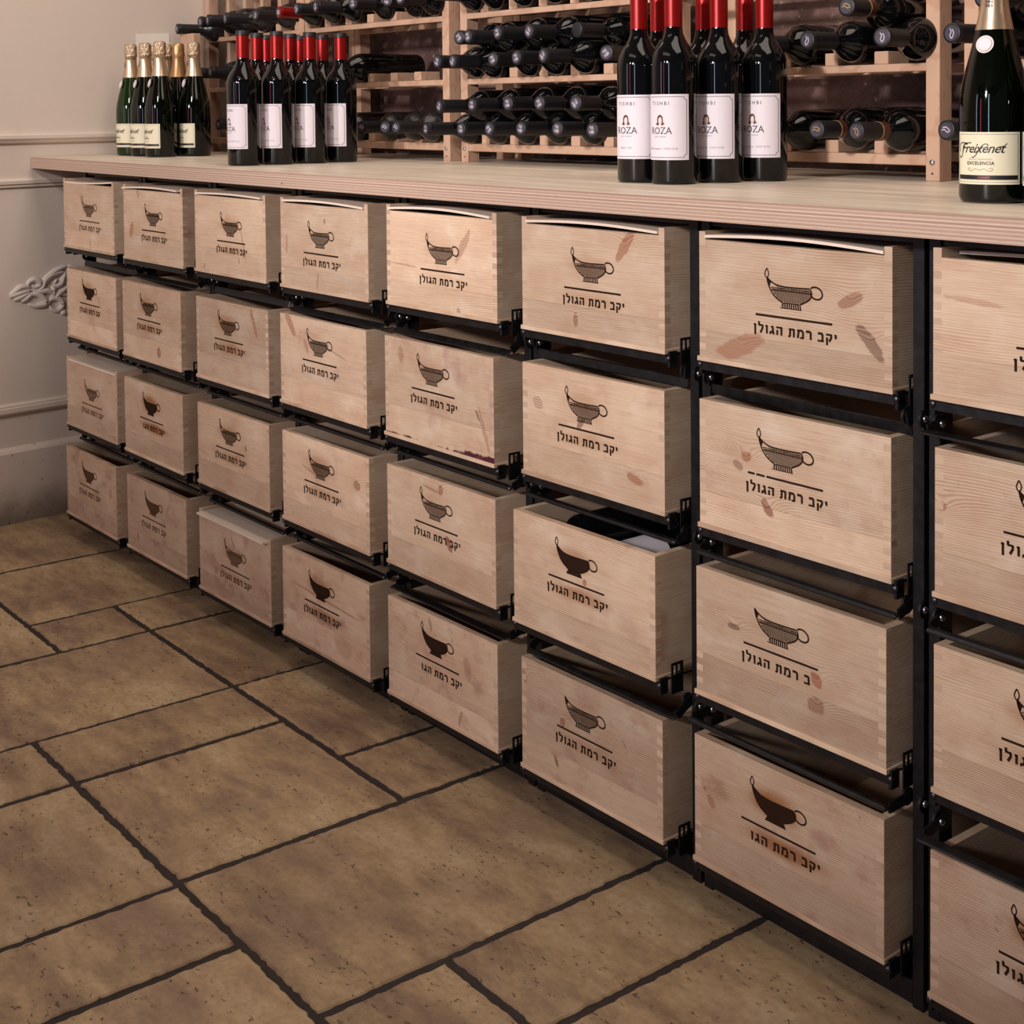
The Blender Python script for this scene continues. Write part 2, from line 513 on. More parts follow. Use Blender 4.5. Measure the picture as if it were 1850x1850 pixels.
FOIL = foil()
FOILO = plain('amber_foil', srgb(190, 150, 108), 0.4, 0.8)
RED = plain('red_capsule', srgb(146, 20, 18), 0.3, 0.55, 0.5)
CAPB = plain('black_capsule_top', srgb(20, 17, 21), 0.45)
CAPM = plain('matt_black_capsule', srgb(19, 18, 22), 0.5, 0, 0.4)
SEAL = plain('grey_seal', srgb(66, 62, 72), 0.5, 0.2)
SEALW = plain('pale_seal_print', srgb(178, 172, 184), 0.5)
BROWNB = plain('brown_band', srgb(74, 34, 22), 0.45)
GOLDP = plain('gold_print', srgb(196, 164, 108), 0.35, 0.6)
PAPER = plain('white_label', srgb(216, 206, 212), 0.6)
CREAM = plain('cream_label', srgb(216, 208, 180), 0.55)
PRINT = plain('label_print', srgb(56, 44, 52), 0.6)
PRINTG = plain('grey_label_print', srgb(128, 120, 128), 0.6)
COPPER = plain('copper_print', srgb(126, 78, 52), 0.35, 0.6)
BLACKP = plain('black_print', srgb(24, 20, 20), 0.5)
REDP = plain('red_print', srgb(196, 96, 80), 0.5)
CARD = plain('white_card', srgb(232, 224, 212), 0.6)
RELIEF = plain('relief_plaster', srgb(204, 192, 184), 0.6)

# ------------------------------------------------------------------ the setting
WX = lambda y: -2.98 - 0.123 * y          # left wall line on plan
WROT = math.atan(-0.123)


def structure(name, mb, mat, **kw):
    o = mb.obj(name, mat, **kw); o['kind'] = 'structure'; return o


m = MB().prism([(WX(-6), -6), (WX(0.85), 0.85), (WX(0.85) - 0.25, 0.85), (WX(-6) - 0.25, -6)], 2, -0.05, 2.9)
structure('wall_left', m, PAINT)
m = MB().box(-3.4, 4.2, 0.80, 1.0, -0.05, 2.9)
structure('wall_back', m, OLDWALL)
m = MB().box(-3.4, 4.2, -6, 1.0, 2.9, 3.0)
structure('ceiling', m, plain('ceiling_paint', srgb(150, 142, 134), 0.8))
floor = structure('floor', MB().box(-3.4, 4.2, -6, 1.0, -0.06, -0.0032), GROUT)

# stone floor: 0.2035 m module, joints read off the floor itself
GX, GY, U = -0.5100, -0.5535, 0.2035
rects = [(-3.3, -2.545, -0.351, 0.26), (-2.545, -2.134, -0.351, 0.26), (-2.134, -1.932, -0.351, -0.148), (-2.134, -1.932, -0.148, 0.26),
         (-2.545, -1.932, -0.758, -0.351), (-3.3, -2.545, -0.758, -0.351), (-1.932, -1.532, -0.758, -0.148), (-1.932, -1.532, -0.148, 0.26),
         (-1.532, -1.326, -0.5535, -0.148), (-1.326, -0.920, -0.5535, -0.148), (-1.532, -1.326, -0.96, -0.5535), (-1.326, -0.912, -0.96, -0.5535),
         (-1.532, -1.125, -0.148, 0.26), (-1.125, -0.920, -0.148, 0.26), (-0.920, -0.510, -0.5535, 0.26), (-0.912, -0.714, -0.96, -0.5535),
         (-0.714, -0.305, -0.96, -0.5535), (-0.510, -0.305, -0.5535, -0.353), (-0.510, -0.305, -0.353, 0.26), (-0.305, 0.102, -0.353, 0.26),
         (-0.305, 0.305, -0.96, -0.353), (0.102, 0.51, -0.353, 0.26), (-3.3, -2.545, -1.165, -0.758), (-2.545, -1.932, -1.165, -0.758),
         (-1.932, -1.532, -1.165, -0.758), (0.305, 0.92, -0.96, -0.353), (0.51, 0.92, -0.353, 0.26)]
rx = random.Random(3)
x = -3.3
for j in range(8):
    y1 = -1.165 - 0.407 * j if j else -1.165
    xx = -3.3 - 0.2 * (j % 2)
    while xx < 1.4:
        w = rx.choice((0.407, 0.61))
        rects.append((xx, xx + w, y1 - 0.407, y1)); xx += w
for a, b in ((-1.532, -0.714), (-0.714, 0.1), (0.1, 0.92)):
    rects.append((a, b, -1.165, -0.96))
for a in (-3.3, -2.545, -1.932, -1.125, -0.51, 0.102, 0.71):
    rects.append((a, a + 0.62 if a < 0.7 else 1.3, 0.26, 0.79))


def tile(x0, x1, y0, y1):
    g = 0.0056; near = y1 > -1.2 and x0 > -2.7
    x0 += g; x1 -= g; y0 += g; y1 -= g
    cx, cy = (x0 + x1) / 2, (y0 + y1) / 2
    st = 0.009 if near else 0.05
    pts = []
    for (ax, ay, bx, by) in ((x0, y0, x1, y0), (x1, y0, x1, y1), (x1, y1, x0, y1), (x0, y1, x0, y0)):
        n = max(2, int(math.hypot(bx - ax, by - ay) / st)); L = math.hypot(bx - ax, by - ay)
        nx, ny = -(by - ay) / L, (bx - ax) / L
        for i in range(n):
            t = i / n; px, py = ax + (bx - ax) * t, ay + (by - ay) * t
            e = noise.noise(Vector((px * 90, py * 90, 0.3))) * 0.0030 + noise.noise(Vector((px * 260, py * 260, 5))) * 0.0022
            if i == 0: e = 0.0012
            pts.append((px + nx * (e + 0.001), py + ny * (e + 0.001)))
    n = len(pts); zt = rx.uniform(-0.0009, 0.0009)
    low = [(p[0] - cx, p[1] - cy, -0.012) for p in pts]
    mid = [(p[0] - cx, p[1] - cy, zt - 0.0022) for p in pts]
    top = []
    for i, p in enumerate(pts):
        q = pts[i - 1]; s = pts[(i + 1) % n]; d = Vector((s[0] - q[0], s[1] - q[1])).normalized()
        top.append((p[0] - cx - d.y * 0.0028, p[1] - cy + d.x * 0.0028, zt))
    fs = []
    for a in (0, n):
        fs += [(a + i, a + (i + 1) % n, a + n + (i + 1) % n, a + n + i) for i in range(n)]
    fs.append(tuple(range(2 * n, 3 * n)))
    mb = MB().add(low + mid + top, fs)
    return mb.obj('tile', STONE, floor, (cx, cy, 0), fix=False)


for R in rects: tile(*R)


def wallstrip(name, prof, y0=-6.0, y1=0.80, mat=None):
    """profile (depth from wall, z) swept along the left wall"""
    m = MB(); vs_ = []
    nx, ny = Vector((1, 0.123)).normalized()
    for y in (y0, y1):
        for d, z in prof: vs_.append((WX(y) + nx * d, y + ny * d, z))
    n = len(prof)
    m.add(vs_, [tuple(range(n)), tuple(range(n, 2 * n))[::-1]] + [(i, (i + 1) % n, n + (i + 1) % n, n + i) for i in range(n)])
    return structure(name, m, mat or PAINT, bevel=0)


wallstrip('trim_1', [(0, 1.064), (0.010, 1.066), (0.014, 1.072), (0.020, 1.078), (0.020, 1.087), (0.015, 1.091), (0.014, 1.0945), (0, 1.0955)])
wallstrip('trim_2', [(0, 0.941), (0.007, 0.942), (0.008, 0.947), (0.005, 0.949), (0.011, 0.951), (0.012, 0.960), (0.008, 0.965), (0, 0.966)])
wallstrip('trim_3', [(0, 0.305), (0.010, 0.306), (0.014, 0.312), (0.014, 0.324), (0.008, 0.326), (0.009, 0.330), (0.005, 0.335), (0, 0.336)])
wallstrip('baseboard_left', [(0, -0.01), (0.019, -0.01), (0.019, 0.199), (0.014, 0.206), (0.006, 0.212), (0, 0.213)])

# plaster scroll ornament on the wall
ORN = [[(-0.093, 0.64), (-0.075, 0.652), (-0.063, 0.659), (-0.047, 0.66), (-0.034, 0.655)], [(-0.093, 0.637), (-0.066, 0.643), (-0.034, 0.649)], [(-0.081, 0.627), (-0.06, 0.633), (-0.035, 0.643)], [(-0.061, 0.62), (-0.045, 0.628), (-0.027, 0.64)], [(-0.042, 0.658), (-0.036, 0.672), (-0.021, 0.678), (-0.006, 0.671), (-0.005, 0.662), (-0.018, 0.657), (-0.029, 0.662)], [(-0.031, 0.651), (-0.012, 0.645), (0.003, 0.654), (0.011, 0.672), (0.023, 0.683), (0.042, 0.696), (0.068, 0.706), (0.08, 0.706)], [(0.02, 0.664), (0.02, 0.674), (0.029, 0.685), (0.049, 0.69), (0.068, 0.691)], [(0.036, 0.658), (0.045, 0.655), (0.059, 0.659), (0.067, 0.674), (0.074, 0.689)], [(-0.035, 0.624), (-0.032, 0.633), (-0.02, 0.637), (-0.004, 0.631), (0.01, 0.617), (0.01, 0.606), (-0.003, 0.604), (-0.018, 0.603), (-0.03, 0.607), (-0.038, 0.611)], [(0.022, 0.602), (0.023, 0.612), (0.03, 0.618), (0.043, 0.619), (0.056, 0.613), (0.063, 0.602), (0.059, 0.59), (0.046, 0.583), (0.031, 0.589), (0.024, 0.599)], [(0.034, 0.656), (0.037, 0.641), (0.034, 0.624)], [(0.079, 0.649), (0.068, 0.64), (0.054, 0.632), (0.044, 0.623), (0.039, 0.614)], [(-0.027, 0.64), (-0.01, 0.641), (0.016, 0.643), (0.035, 0.636), (0.078, 0.625)], [(0.04, 0.669), (0.044, 0.666)], [(0.056, 0.574), (0.065, 0.576), (0.077, 0.572)]]


def smooth(pts, k=5):
    out = []
    P = [pts[0]] + list(pts) + [pts[-1]]
    for i in range(1, len(P) - 2):
        p0, p1, p2, p3 = [Vector(p) for p in P[i - 1:i + 3]]
        for j in range(k):
            t = j / k
            out.append(0.5 * ((2 * p1) + (p2 - p0) * t + (2 * p0 - 5 * p1 + 4 * p2 - p3) * t * t + (3 * p1 - p0 - 3 * p2 + p3) * t ** 3))
    out.append(Vector(P[-2])); return out


orn = empty('wall_ornament', (WX(0.08), 0.08, 0.640))
tag(orn, 'raised white plaster scroll ornament on the left wall beside the crate columns', 'ornament')
nW = Vector((1, 0.123, 0)).normalized()
for mirror in (False, True):
    for c in ORN:
        pts = smooth([(WX(y), y, z) for y, z in c])
        if mirror:
            pts = [Vector((WX(0.16 - p.y), 0.16 - p.y, p.z)) for p in pts]
        rr = [0.0078 * (0.45 + 0.75 * math.sin(PI * (i + 0.7) / (len(pts) + 0.6))) for i in range(len(pts))]
        m = MB().tube([p + nW * 0.0015 - Vector(orn.location) for p in pts], rr, 8)
        m.obj('scroll', RELIEF, orn)

# ------------------------------------------------------------------ worktop
ZT = 1.025
m = MB().prism([(WX(-0.022) + 0.003, -0.022), (1.5, -0.022), (1.5, 0.796), (WX(0.796) + 0.003, 0.796)], 2, ZT - 0.031, ZT)
wt = m.obj('worktop', PLY, bevel=0.0008)
tag(wt, 'long plywood worktop with striped layered edge above the wine crates', 'worktop')

# ------------------------------------------------------------------ steel frame with pull-out trays
PITCH = 0.3928
XC = lambda k: 0.165 + PITCH * (k - 7)
ROWZ = (0.9746, 0.7326, 0.4915, 0.2457)
H = 0.1857
CR = {(0, 0): (-2.5845, -0.0132, 0.9726, 0.024), (0, 1): (-2.5846, -0.0104, 0.7298, 0.0097), (0, 2): (-2.5839, -0.0148, 0.4909, 0.0287), (0, 3): (-2.585, -0.0202, 0.2468, 0.0135),
      (1, 0): (-2.1915, -0.01, 0.9717, 0.0232), (1, 1): (-2.1919, -0.0178, 0.732, 0.0089), (1, 2): (-2.192, -0.0173, 0.4912, 0.0096), (1, 3): (-2.1911, -0.0147, 0.2468, 0.0227),
      (2, 0): (-1.7985, -0.0066, 0.9732, 0.0155), (2, 1): (-1.7982, -0.0057, 0.7305, 0.0314), (2, 2): (-1.7985, -0.0072, 0.4877, 0.0263), (2, 3): (-1.7992, -0.0075, 0.2421, 0.0275),
      (3, 0): (-1.4055, -0.0026, 0.9732, 0.0208), (3, 1): (-1.4073, -0.0074, 0.7335, 0.0044), (3, 2): (-1.4059, -0.0064, 0.4904, 0.015), (3, 3): (-1.4062, -0.0096, 0.2477, 0.0205),
      (4, 0): (-1.0132, 0.0025, 0.9769, 0.0244), (4, 1): (-1.0158, -0.0039, 0.7337, 0.0118), (4, 2): (-1.0141, -0.0037, 0.4941, 0.0089), (4, 3): (-1.0146, -0.0035, 0.2464, 0.028),
      (5, 0): (-0.6214, 0.0117, 0.9752, 0.0248), (5, 1): (-0.6233, 0.0118, 0.7353, 0.0229), (5, 2): (-0.6207, -0.0116, 0.495, 0.0278), (5, 3): (-0.6208, 0.0022, 0.2472, 0.0227),
      (6, 0): (-0.2274, 0.0241, 0.9746, 0.0417), (6, 1): (-0.2286, 0.0239, 0.7337, 0.0332), (6, 2): (-0.2275, 0.0137, 0.4929, 0.0215), (6, 3): (-0.2264, 0.0078, 0.2508, 0.0233),
      (7, 0): (0.1674, 0.0214, 0.9791, -0.0009), (7, 1): (0.1622, 0.0325, 0.7323, -0.0013), (7, 2): (0.165, 0.0269, 0.4901, -0.0011), (7, 3): (0.1686, 0.0156, 0.2379, -0.0007)}
frame = empty('crate_shelving', (XC(3.5), 0.05, 0))
tag(frame, 'black steel floor-standing frame holding all the wine crates under the worktop', 'frame')
FO = Vector(frame.location)


def fpart(name, mb, mat, parent=frame, bevel=0, at=(0, 0, 0)):
    return link_mesh(name, mb if isinstance(mb, bpy.types.Mesh) else mb.mesh(name, mat, True, bevel), parent,
                     Vector(at) - (FO if parent is frame else Vector((0, 0, 0))))


PF = 0.050   # front face of the posts
post_me = MB().box(-0.0085, 0.0085, 0, 0.026, 0, ZT - 0.0315).mesh('post', STEEL, bevel=0.0008)
disc_me = MB().prism([(math.cos(t * PI / 12) * 0.0115, math.sin(t * PI / 12) * 0.0115) for t in range(24)], 0, 0, 0.0035).mesh('pivot_disc', STEEL)
bp = [(0.0052 * math.cos(a), 0.0052 * math.sin(a) * 0.7) for a in [i * PI / 2 / 5 for i in range(6)]]
bolt_me = MB().lathe([(r, z) for r, z in bp[:-1]] + [(0.0004, 0.0037)], 14).mesh('bolt', BOLT)
boltd_me = bolt_me.copy(); boltd_me.materials[0] = BOLTD
rail_side = MB().box(-0.002, 0.002, 0, 0.42, -0.012, 0.012).mesh('side_rail', STEEL)
for k in range(9):
    b = XC(k) - PITCH / 2
    for dx in ((-0.0085 if k else None), (0.0155 if k < 8 else None)):
        if dx is None: continue
        fpart('post', post_me, None, at=(b + dx, PF, 0))
        fpart('post', post_me, None, at=(b + dx, 0.50, 0))
for k in range(8):
    b0, b1 = XC(k) - PITCH / 2 + 0.024, XC(k) + PITCH / 2 - 0.017
    fpart('base_rail', MB().box(b0, b1, PF, PF + 0.022, 0.004, 0.034), STEEL, bevel=0.0008)
    fpart('top_rail', MB().box(b0, b1, PF + 0.004, PF + 0.022, ZT - 0.046, ZT - 0.032), STEEL)
    for r in range(4):
        cx, y0, zt, yaw = CR[(k, r)]; zb = zt - H
        # the tray the crate stands on
        tr = empty('tray', (0, 0, 0)); tr.parent = frame; tr.location = Vector((cx, y0, zb)) - FO
        tr.rotation_euler = (0, 0, yaw * 0.5)
        m = MB().box(-0.166, 0.166, 0.003, 0.0055, -0.0135, -0.0006).box(-0.166, 0.166, 0.003, 0.024, -0.0030, -0.0006)
        m.obj('front_lip', STEEL, tr)
        for s in (-1, 1):
            MB().box(s * 0.158 - 0.008, s * 0.158 + 0.008, 0.0245, 0.46, -0.0030, -0.0006).obj('runner', STEEL, tr)
        for s in (-1, 1):
            # slotted end bracket: plate with two long holes and a small channel end
            m = MB(); X0 = s * 0.1704; X1 = s * 0.1722
            ya, yb, za, zc = 0.026, 0.050, -0.024, 0.022
            xa, xb = min(X0, X1), max(X0, X1)
            m.box(xa, xb, ya, yb, za, 0.004)
            for (p, q) in ((ya, ya + 0.0035), (ya + 0.0095, ya + 0.0125), (ya + 0.0185, yb)):
                m.box(xa, xb, p, q, 0.004, 0.0185)
            m.box(xa, xb, ya, yb, 0.0185, zc)
            m.obj('slotted_bracket', STEEL, tr, bevel=0)
            m = MB(); xa, xb = sorted((s * 0.1655, s * 0.1704))
            m.box(xa, xb, 0.004, 0.0205, -0.020, 0.004)
            m.obj('slide_end', STEEL, tr, bevel=0.0006)
            link_mesh('bolt', boltd_me, tr, (s * 0.1680, 0.0038, -0.006), (PI / 2, 0, 0))

# swinging retaining bars in front of the crate tops: (angle from hanging, arm length, thickness)
BAR = {(0, 1): (15, .018, .003), (1, 1): (60, .034, .003), (2, 1): (20, .018, .003), (3, 1): (50, .032, .003), (4, 1): (55, .034, .003), (5, 1): (5, .017, .004),
       (6, 1): (-12, .018, .003), (7, 1): (82, .036, .003), (4, 3): (78, .040, .003), (6, 3): (88, .046, .007), (7, 3): (80, .042, .004), (5, 3): (60, .034, .006)}
for k in range(8):
    for r in (1, 2, 3):
        th, L, tk = BAR.get((k, r), (72, .028, .007))
        zp = CR[(k, r)][2] + (0.027 if r < 3 else 0.022); a = math.radians(th)
        b0, b1 = XC(k) - PITCH / 2 + 0.0245, XC(k) + PITCH / 2 - 0.0175
        P = Vector((0, PF - 0.002, zp)); d = Vector((0, -math.sin(a), -math.cos(a))); e = Vector((0, math.cos(a), -math.sin(a)))
        br = empty('retaining_bar'); br.parent = frame; br.location = Vector(((b0 + b1) / 2, P.y, P.z)) - FO
        hw = (b1 - b0) / 2 - 0.001

        def quadbox(x0, x1, s0, s1, t0, t1):
            vs_ = [(x, (d * s + e * t).y, (d * s + e * t).z) for x in (x0, x1) for s in (s0, s1) for t in (t0, t1)]
            return MB().add(vs_, [(0, 1, 3, 2), (4, 6, 7, 5), (0, 4, 5, 1), (2, 3, 7, 6), (0, 2, 6, 4), (1, 5, 7, 3)])
        w = 0.016 if tk < 0.005 else 0.011
        quadbox(-hw, hw, L - w / 2, L + w / 2, -tk / 2, tk / 2).obj('strap', STEEL, br, bevel=min(0.0028, tk * 0.4))
        for s in (-1, 1):
            xa, xb = sorted((s * hw, s * (hw - 0.003)))
            quadbox(xa, xb, -0.008, L - w / 2 + 0.001, -0.007, 0.007).obj('arm', STEEL, br)
        link_mesh('pivot_disc', disc_me, br, (-hw - 0.0008, 0, 0), (0, 0, PI))
        link_mesh('bolt', bolt_me, br, (-hw + 0.0032, 0, 0), (0, PI / 2, 0))
        link_mesh('pivot_disc', disc_me, br, (hw - 0.0068, 0, 0))
        if k < 7:
            link_mesh('pivot_disc', disc_me, br, (hw + 0.0190, 0, 0))
            link_mesh('bolt', bolt_me, br, (hw + 0.0225, 0, 0), (0, PI / 2, 0))

# ------------------------------------------------------------------ wine crates
T = 0.012; BT = 0.007; NS = 19
HS = H - BT


def mark_end(me, axis, test):
    for p in me.polygons:
        if abs(p.normal[axis]) > 0.9 and test(p.center): p.material_index = 1
    return me


def front_mesh(lid, name):
    top = H - (0.0115 if lid else 0.0)
    L = []; R = []
    for i in range(NS):
        z0 = BT + HS * i / NS; z1 = BT + HS * (i + 1) / NS
        x = 0.165 if i % 2 == 0 else 0.165 - T
        if lid and i >= NS - 1: x = 0.165 - T; z1 = top
        if lid: z0 = min(z0, top); z1 = min(z1, top)
        R += [(x, z0), (x, z1)]; L += [(-x, z0), (-x, z1)]
    def dd(q):
        o = []
        for p in q:
            if not o or (abs(o[-1][0] - p[0]) + abs(o[-1][1] - p[1])) > 1e-6: o.append(p)
        return o
    pts = dd(R + L[::-1])
    if not lid:
        # saw cuts where the lid groove runs out
        pass
    me = MB().prism(pts, 1, 0, T).mesh(name, [PINE_FRONT, PINE_END])
    return mark_end(me, 0, lambda c: abs(c.x) > 0.1649)


def side_mesh(lid, s, name):
    D = 0.50; A = []; B = []
    for i in range(NS):
        z0 = BT + HS * i / NS; z1 = BT + HS * (i + 1) / NS
        y = T if i % 2 == 0 else 0.0
        if lid and i >= NS - 1: y = 0.0
        A += [(y, z0), (y, z1)]; B += [(D - y, z0), (D - y, z1)]
    q = B + A[::-1]; pts = []
    for p in q:
        if not pts or (abs(pts[-1][0] - p[0]) + abs(pts[-1][1] - p[1])) > 1e-6: pts.append(p)
    x0, x1 = sorted((s * 0.165, s * (0.165 - T)))
    me = MB().prism(pts, 0, x0, x1).mesh(name, [PINE_SIDE, PINE_END])
    return mark_end(me, 1, lambda c: c.y < 0.001)


FRONT = {l: front_mesh(l, 'front_panel') for l in (False, True)}
SIDE = {(l, s): side_mesh(l, s, 'side_panel') for l in (False, True) for s in (-1, 1)}
BOTTOM = MB().box(-0.168, 0.167, -0.0025, 0.502, 0, BT).mesh('bottom_panel', PINE_FLAT, bevel=0.0006)
BACK = {l: MB().box(-0.165 + T, 0.165 - T, 0.50 - T, 0.50, BT, H - (0.0115 if l else 0)).mesh('back_panel', PINE_FRONT) for l in (False, True)}


def lid_mesh(bow, twist, y0, y1, w=0.1525):
    vs_ = []; nx, ny = 14, 5; fs = []
    for t in (0, 0.0042):
        for j in range(ny):
            for i in range(nx + 1):
                u = i / nx; x = -w + 2 * w * u; v = j / (ny - 1)
                vs_.append((x, y0 + (y1 - y0) * v, t + bow * math.sin(PI * u) * (1 - 0.6 * v) + twist * (1 - v) * (u - 0.5)))
    W = nx + 1; N = W * ny
    for j in range(ny - 1):
        for i in range(nx):
            a = j * W + i; fs.append((a, a + W, a + W + 1, a + 1)); fs.append((N + a, N + a + 1, N + a + W + 1, N + a + W))
    for i in range(nx):
        fs.append((i, i + 1, N + i + 1, N + i)); a = (ny - 1) * W + i; fs.append((a, N + a, N + a + 1, a + 1))
    for j in range(ny - 1):
        a = j * W; fs.append((a, N + a, N + a + W, a + W)); a += nx; fs.append((a, a + W, N + a + W, N + a))
    return MB().add(vs_, fs).mesh('lid', LID)


# branding: oil lamp emblem, rule and Hebrew lettering, coordinates from the crate centre / top edge
def stroke(mb, pts, w, y=0.0, closed=False):
    P = [Vector((p[0], p[1])) for p in pts]
    if closed: P.append(P[0]); P.append(P[1])
    L = []; R = []
    for i in range(len(P)):
        d = (P[min(i + 1, len(P) - 1)] - P[max(i - 1, 0)])
        if d.length < 1e-9: d = Vector((1, 0))
        d.normalize(); n = Vector((-d.y, d.x)) * (w / 2 if not isinstance(w, (list, tuple)) else w[i] / 2)
        L.append(P[i] + n); R.append(P[i] - n)
    n = len(P)
    mb.add([(p.x, y, p.y) for p in L + R], [(i, i + 1, n + i + 1, n + i) for i in range(n - 1)])


def emblem(style):
    m = MB()
    fl = smooth([(-0.0405, -0.042), (-0.0437, -0.0495), (-0.0415, -0.0545), (-0.0385, -0.0535), (-0.0372, -0.049), (-0.0385, -0.045), (-0.0405, -0.042)], 4)
    if style != 'short': stroke(m, fl, 0.0017)
    left = smooth([(-0.0402, -0.0540), (-0.0385, -0.0615), (-0.0335, -0.0715), (-0.0255, -0.0800), (-0.0130, -0.0868)], 5)
    rim = smooth([(-0.0402, -0.0540), (-0.0360, -0.0575), (-0.0300, -0.0610), (-0.0220, -0.0637), (-0.0080, -0.0650), (0.0120, -0.0648), (0.0330, -0.0640)], 5)
    right = smooth([(0.0330, -0.0640), (0.0362, -0.0680), (0.0360, -0.0745), (0.0300, -0.0805), (0.0170, -0.0868)], 5)
    for c in (left, rim, right): stroke(m, c, 0.0021)
    nk = [p for p in zip(left[:9], rim[:9])]
    for (a, b), (c2, d2) in zip(nk[:-1], nk[1:]): m.add([(a.x, 0, a.y), (b.x, 0, b.y), (d2.x, 0, d2.y), (c2.x, 0, c2.y)], [(0, 1, 2, 3)])
    hd = [(0.0438 + 0.0106 * math.cos(t), -0.0688 + 0.0080 * math.sin(t) - 0.0012 * math.cos(t)) for t in [math.radians(-145 + 290 * i / 22) for i in range(23)]]
    stroke(m, hd, 0.0024)
    foot = [(-0.0120, -0.0868), (-0.0170, -0.0940), (0.0195, -0.0940), (0.0155, -0.0868)]
    stroke(m, foot + [foot[0]], 0.0012)
    if style == 'filled':
        out = [tuple(p) for p in left] + [tuple(p) for p in right[::-1]] + [tuple(p) for p in rim[::-1]]
        m.add([(p[0], 0, p[1]) for p in out], [tuple(range(len(out)))])
        m.add([(p[0], 0, p[1]) for p in foot], [(0, 1, 2, 3)])
    else:
        # basket weave in the bowl: short dashes between the outline curves
        def xl(z):
            for a, b in zip(left[:-1], left[1:]):
                if b.y <= z <= a.y: return a.x + (b.x - a.x) * (a.y - z) / max(1e-9, a.y - b.y)
            return -0.012
        def xr(z):
            for a, b in zip(right[:-1], right[1:]):
                if b.y <= z <= a.y: return a.x + (b.x - a.x) * (a.y - z) / max(1e-9, a.y - b.y)
            return 0.034
        i = 0; z = -0.0675
        stroke(m, [(xl(-0.0705), -0.0705), (xr(-0.0705), -0.0705)], 0.0008)
        while z > -0.0865:
            x = xl(z) + 0.0022 + (0.0012 if i % 2 else 0)
            while x < xr(z) - 0.002:
                stroke(m, [(x, z), (x + 0.0021, z)], 0.0016); x += 0.0027
            z -= 0.0021; i += 1
        for j in range(22):
            x = -0.0345 + j * 0.0031
            stroke(m, [(x, -0.0622 - 0.0006 * min(j, 4)), (x + 0.001, -0.0690)], 0.0011) if j > 3 else None
        for j in range(9): stroke(m, [(-0.012 + j * 0.0036, -0.0872), (-0.0125 + j * 0.0038, -0.0935)], 0.0023)
    me = m.mesh('lamp_emblem', INK, fix=False)
    return me


def rule_mesh(broken=False):
    m = MB()
    segs = [(-0.0605, -0.048), (-0.045, -0.030), (-0.027, 0.0705)] if broken else [(-0.0605, 0.0705)]
    for a, b in segs: stroke(m, [(a, -0.1070), (b, -0.1070)], 0.0030)
    return m.mesh('underline', INK, fix=False)


# Hebrew letters as strokes, cell height 1 (top 1, baseline 0); the word reads right to left
LET = {
    'fnun': (0.30, [[(0.0, 0.94), (0.26, 0.94)], [(0.17, 1.0), (0.17, -0.30)]]),
    'lamed': (0.62, [[(0.09, 1.38), (0.09, 0.94)], [(0.02, 0.93), (0.56, 0.93)], [(0.52, 0.97), (0.50, 0.55), (0.26, 0.0)]]),
    'vav': (0.28, [[(0.0, 0.93), (0.24, 0.93)], [(0.17, 1.0), (0.17, 0.0)]]),
    'gimel': (0.52, [[(0.14, 0.93), (0.36, 0.93)], [(0.33, 1.0), (0.36, 0.50), (0.46, 0.0)], [(0.38, 0.34), (0.06, 0.22), (0.05, 0.0)]]),
    'he': (0.70, [[(0.0, 0.93), (0.66, 0.93)], [(0.60, 1.0), (0.60, 0.0)], [(0.12, 0.62), (0.12, 0.0)]]),
    'tav': (0.78, [[(0.06, 0.93), (0.70, 0.93)], [(0.64, 1.0), (0.64, 0.0)], [(0.22, 0.97), (0.20, 0.08)], [(0.0, 0.06), (0.22, 0.06)]]),
    'mem': (0.76, [[(0.02, 1.0), (0.16, 0.82), (0.08, 0.0)], [(0.16, 0.84), (0.30, 0.94), (0.56, 0.92), (0.66, 0.74), (0.66, 0.0)], [(0.34, 0.07), (0.72, 0.07)]]),
    'resh': (0.60, [[(0.0, 0.93), (0.44, 0.93), (0.53, 0.84)], [(0.53, 0.88), (0.53, 0.0)]]),
    'bet': (0.68, [[(0.04, 0.93), (0.48, 0.93), (0.55, 0.84)], [(0.54, 0.88), (0.54, 0.07)], [(0.0, 0.07), (0.68, 0.07)]]),
    'qof': (0.68, [[(0.0, 0.93), (0.62, 0.93)], [(0.58, 0.97), (0.58, 0.60), (0.36, 0.12)], [(0.12, 0.60), (0.12, -0.32)]]),
    'yod': (0.26, [[(0.0, 0.93), (0.20, 0.93)], [(0.15, 1.0), (0.15, 0.52)]]),
}
WORD = ['fnun', 'lamed', 'vav', 'gimel', 'he', None, 'tav', 'mem', 'resh', None, 'bet', 'qof', 'yod']


def lettering(skip=()):
    m = MB(); h = 0.0112; gap = 0.235; x = 0.0; W = 0
    for g in WORD: W += (0.46 if g is None else LET[g][0] + gap)
    W -= gap; sx = 0.1415 / W; x = -0.0638
    for i, g in enumerate(WORD):
        if g is None: x += 0.46 * sx; continue
        wd, st = LET[g]
        if i not in skip:
            for s in st:
                hor = abs(s[0][1] - s[-1][1]) < 0.2 and len(s) == 2
                stroke(m, [(x + p[0] * sx, -0.1315 + p[1] * h) for p in s], 0.0027 if hor else 0.0034)
        x += (wd + gap) * sx
    return m.mesh('hebrew_lettering', INK, fix=False)


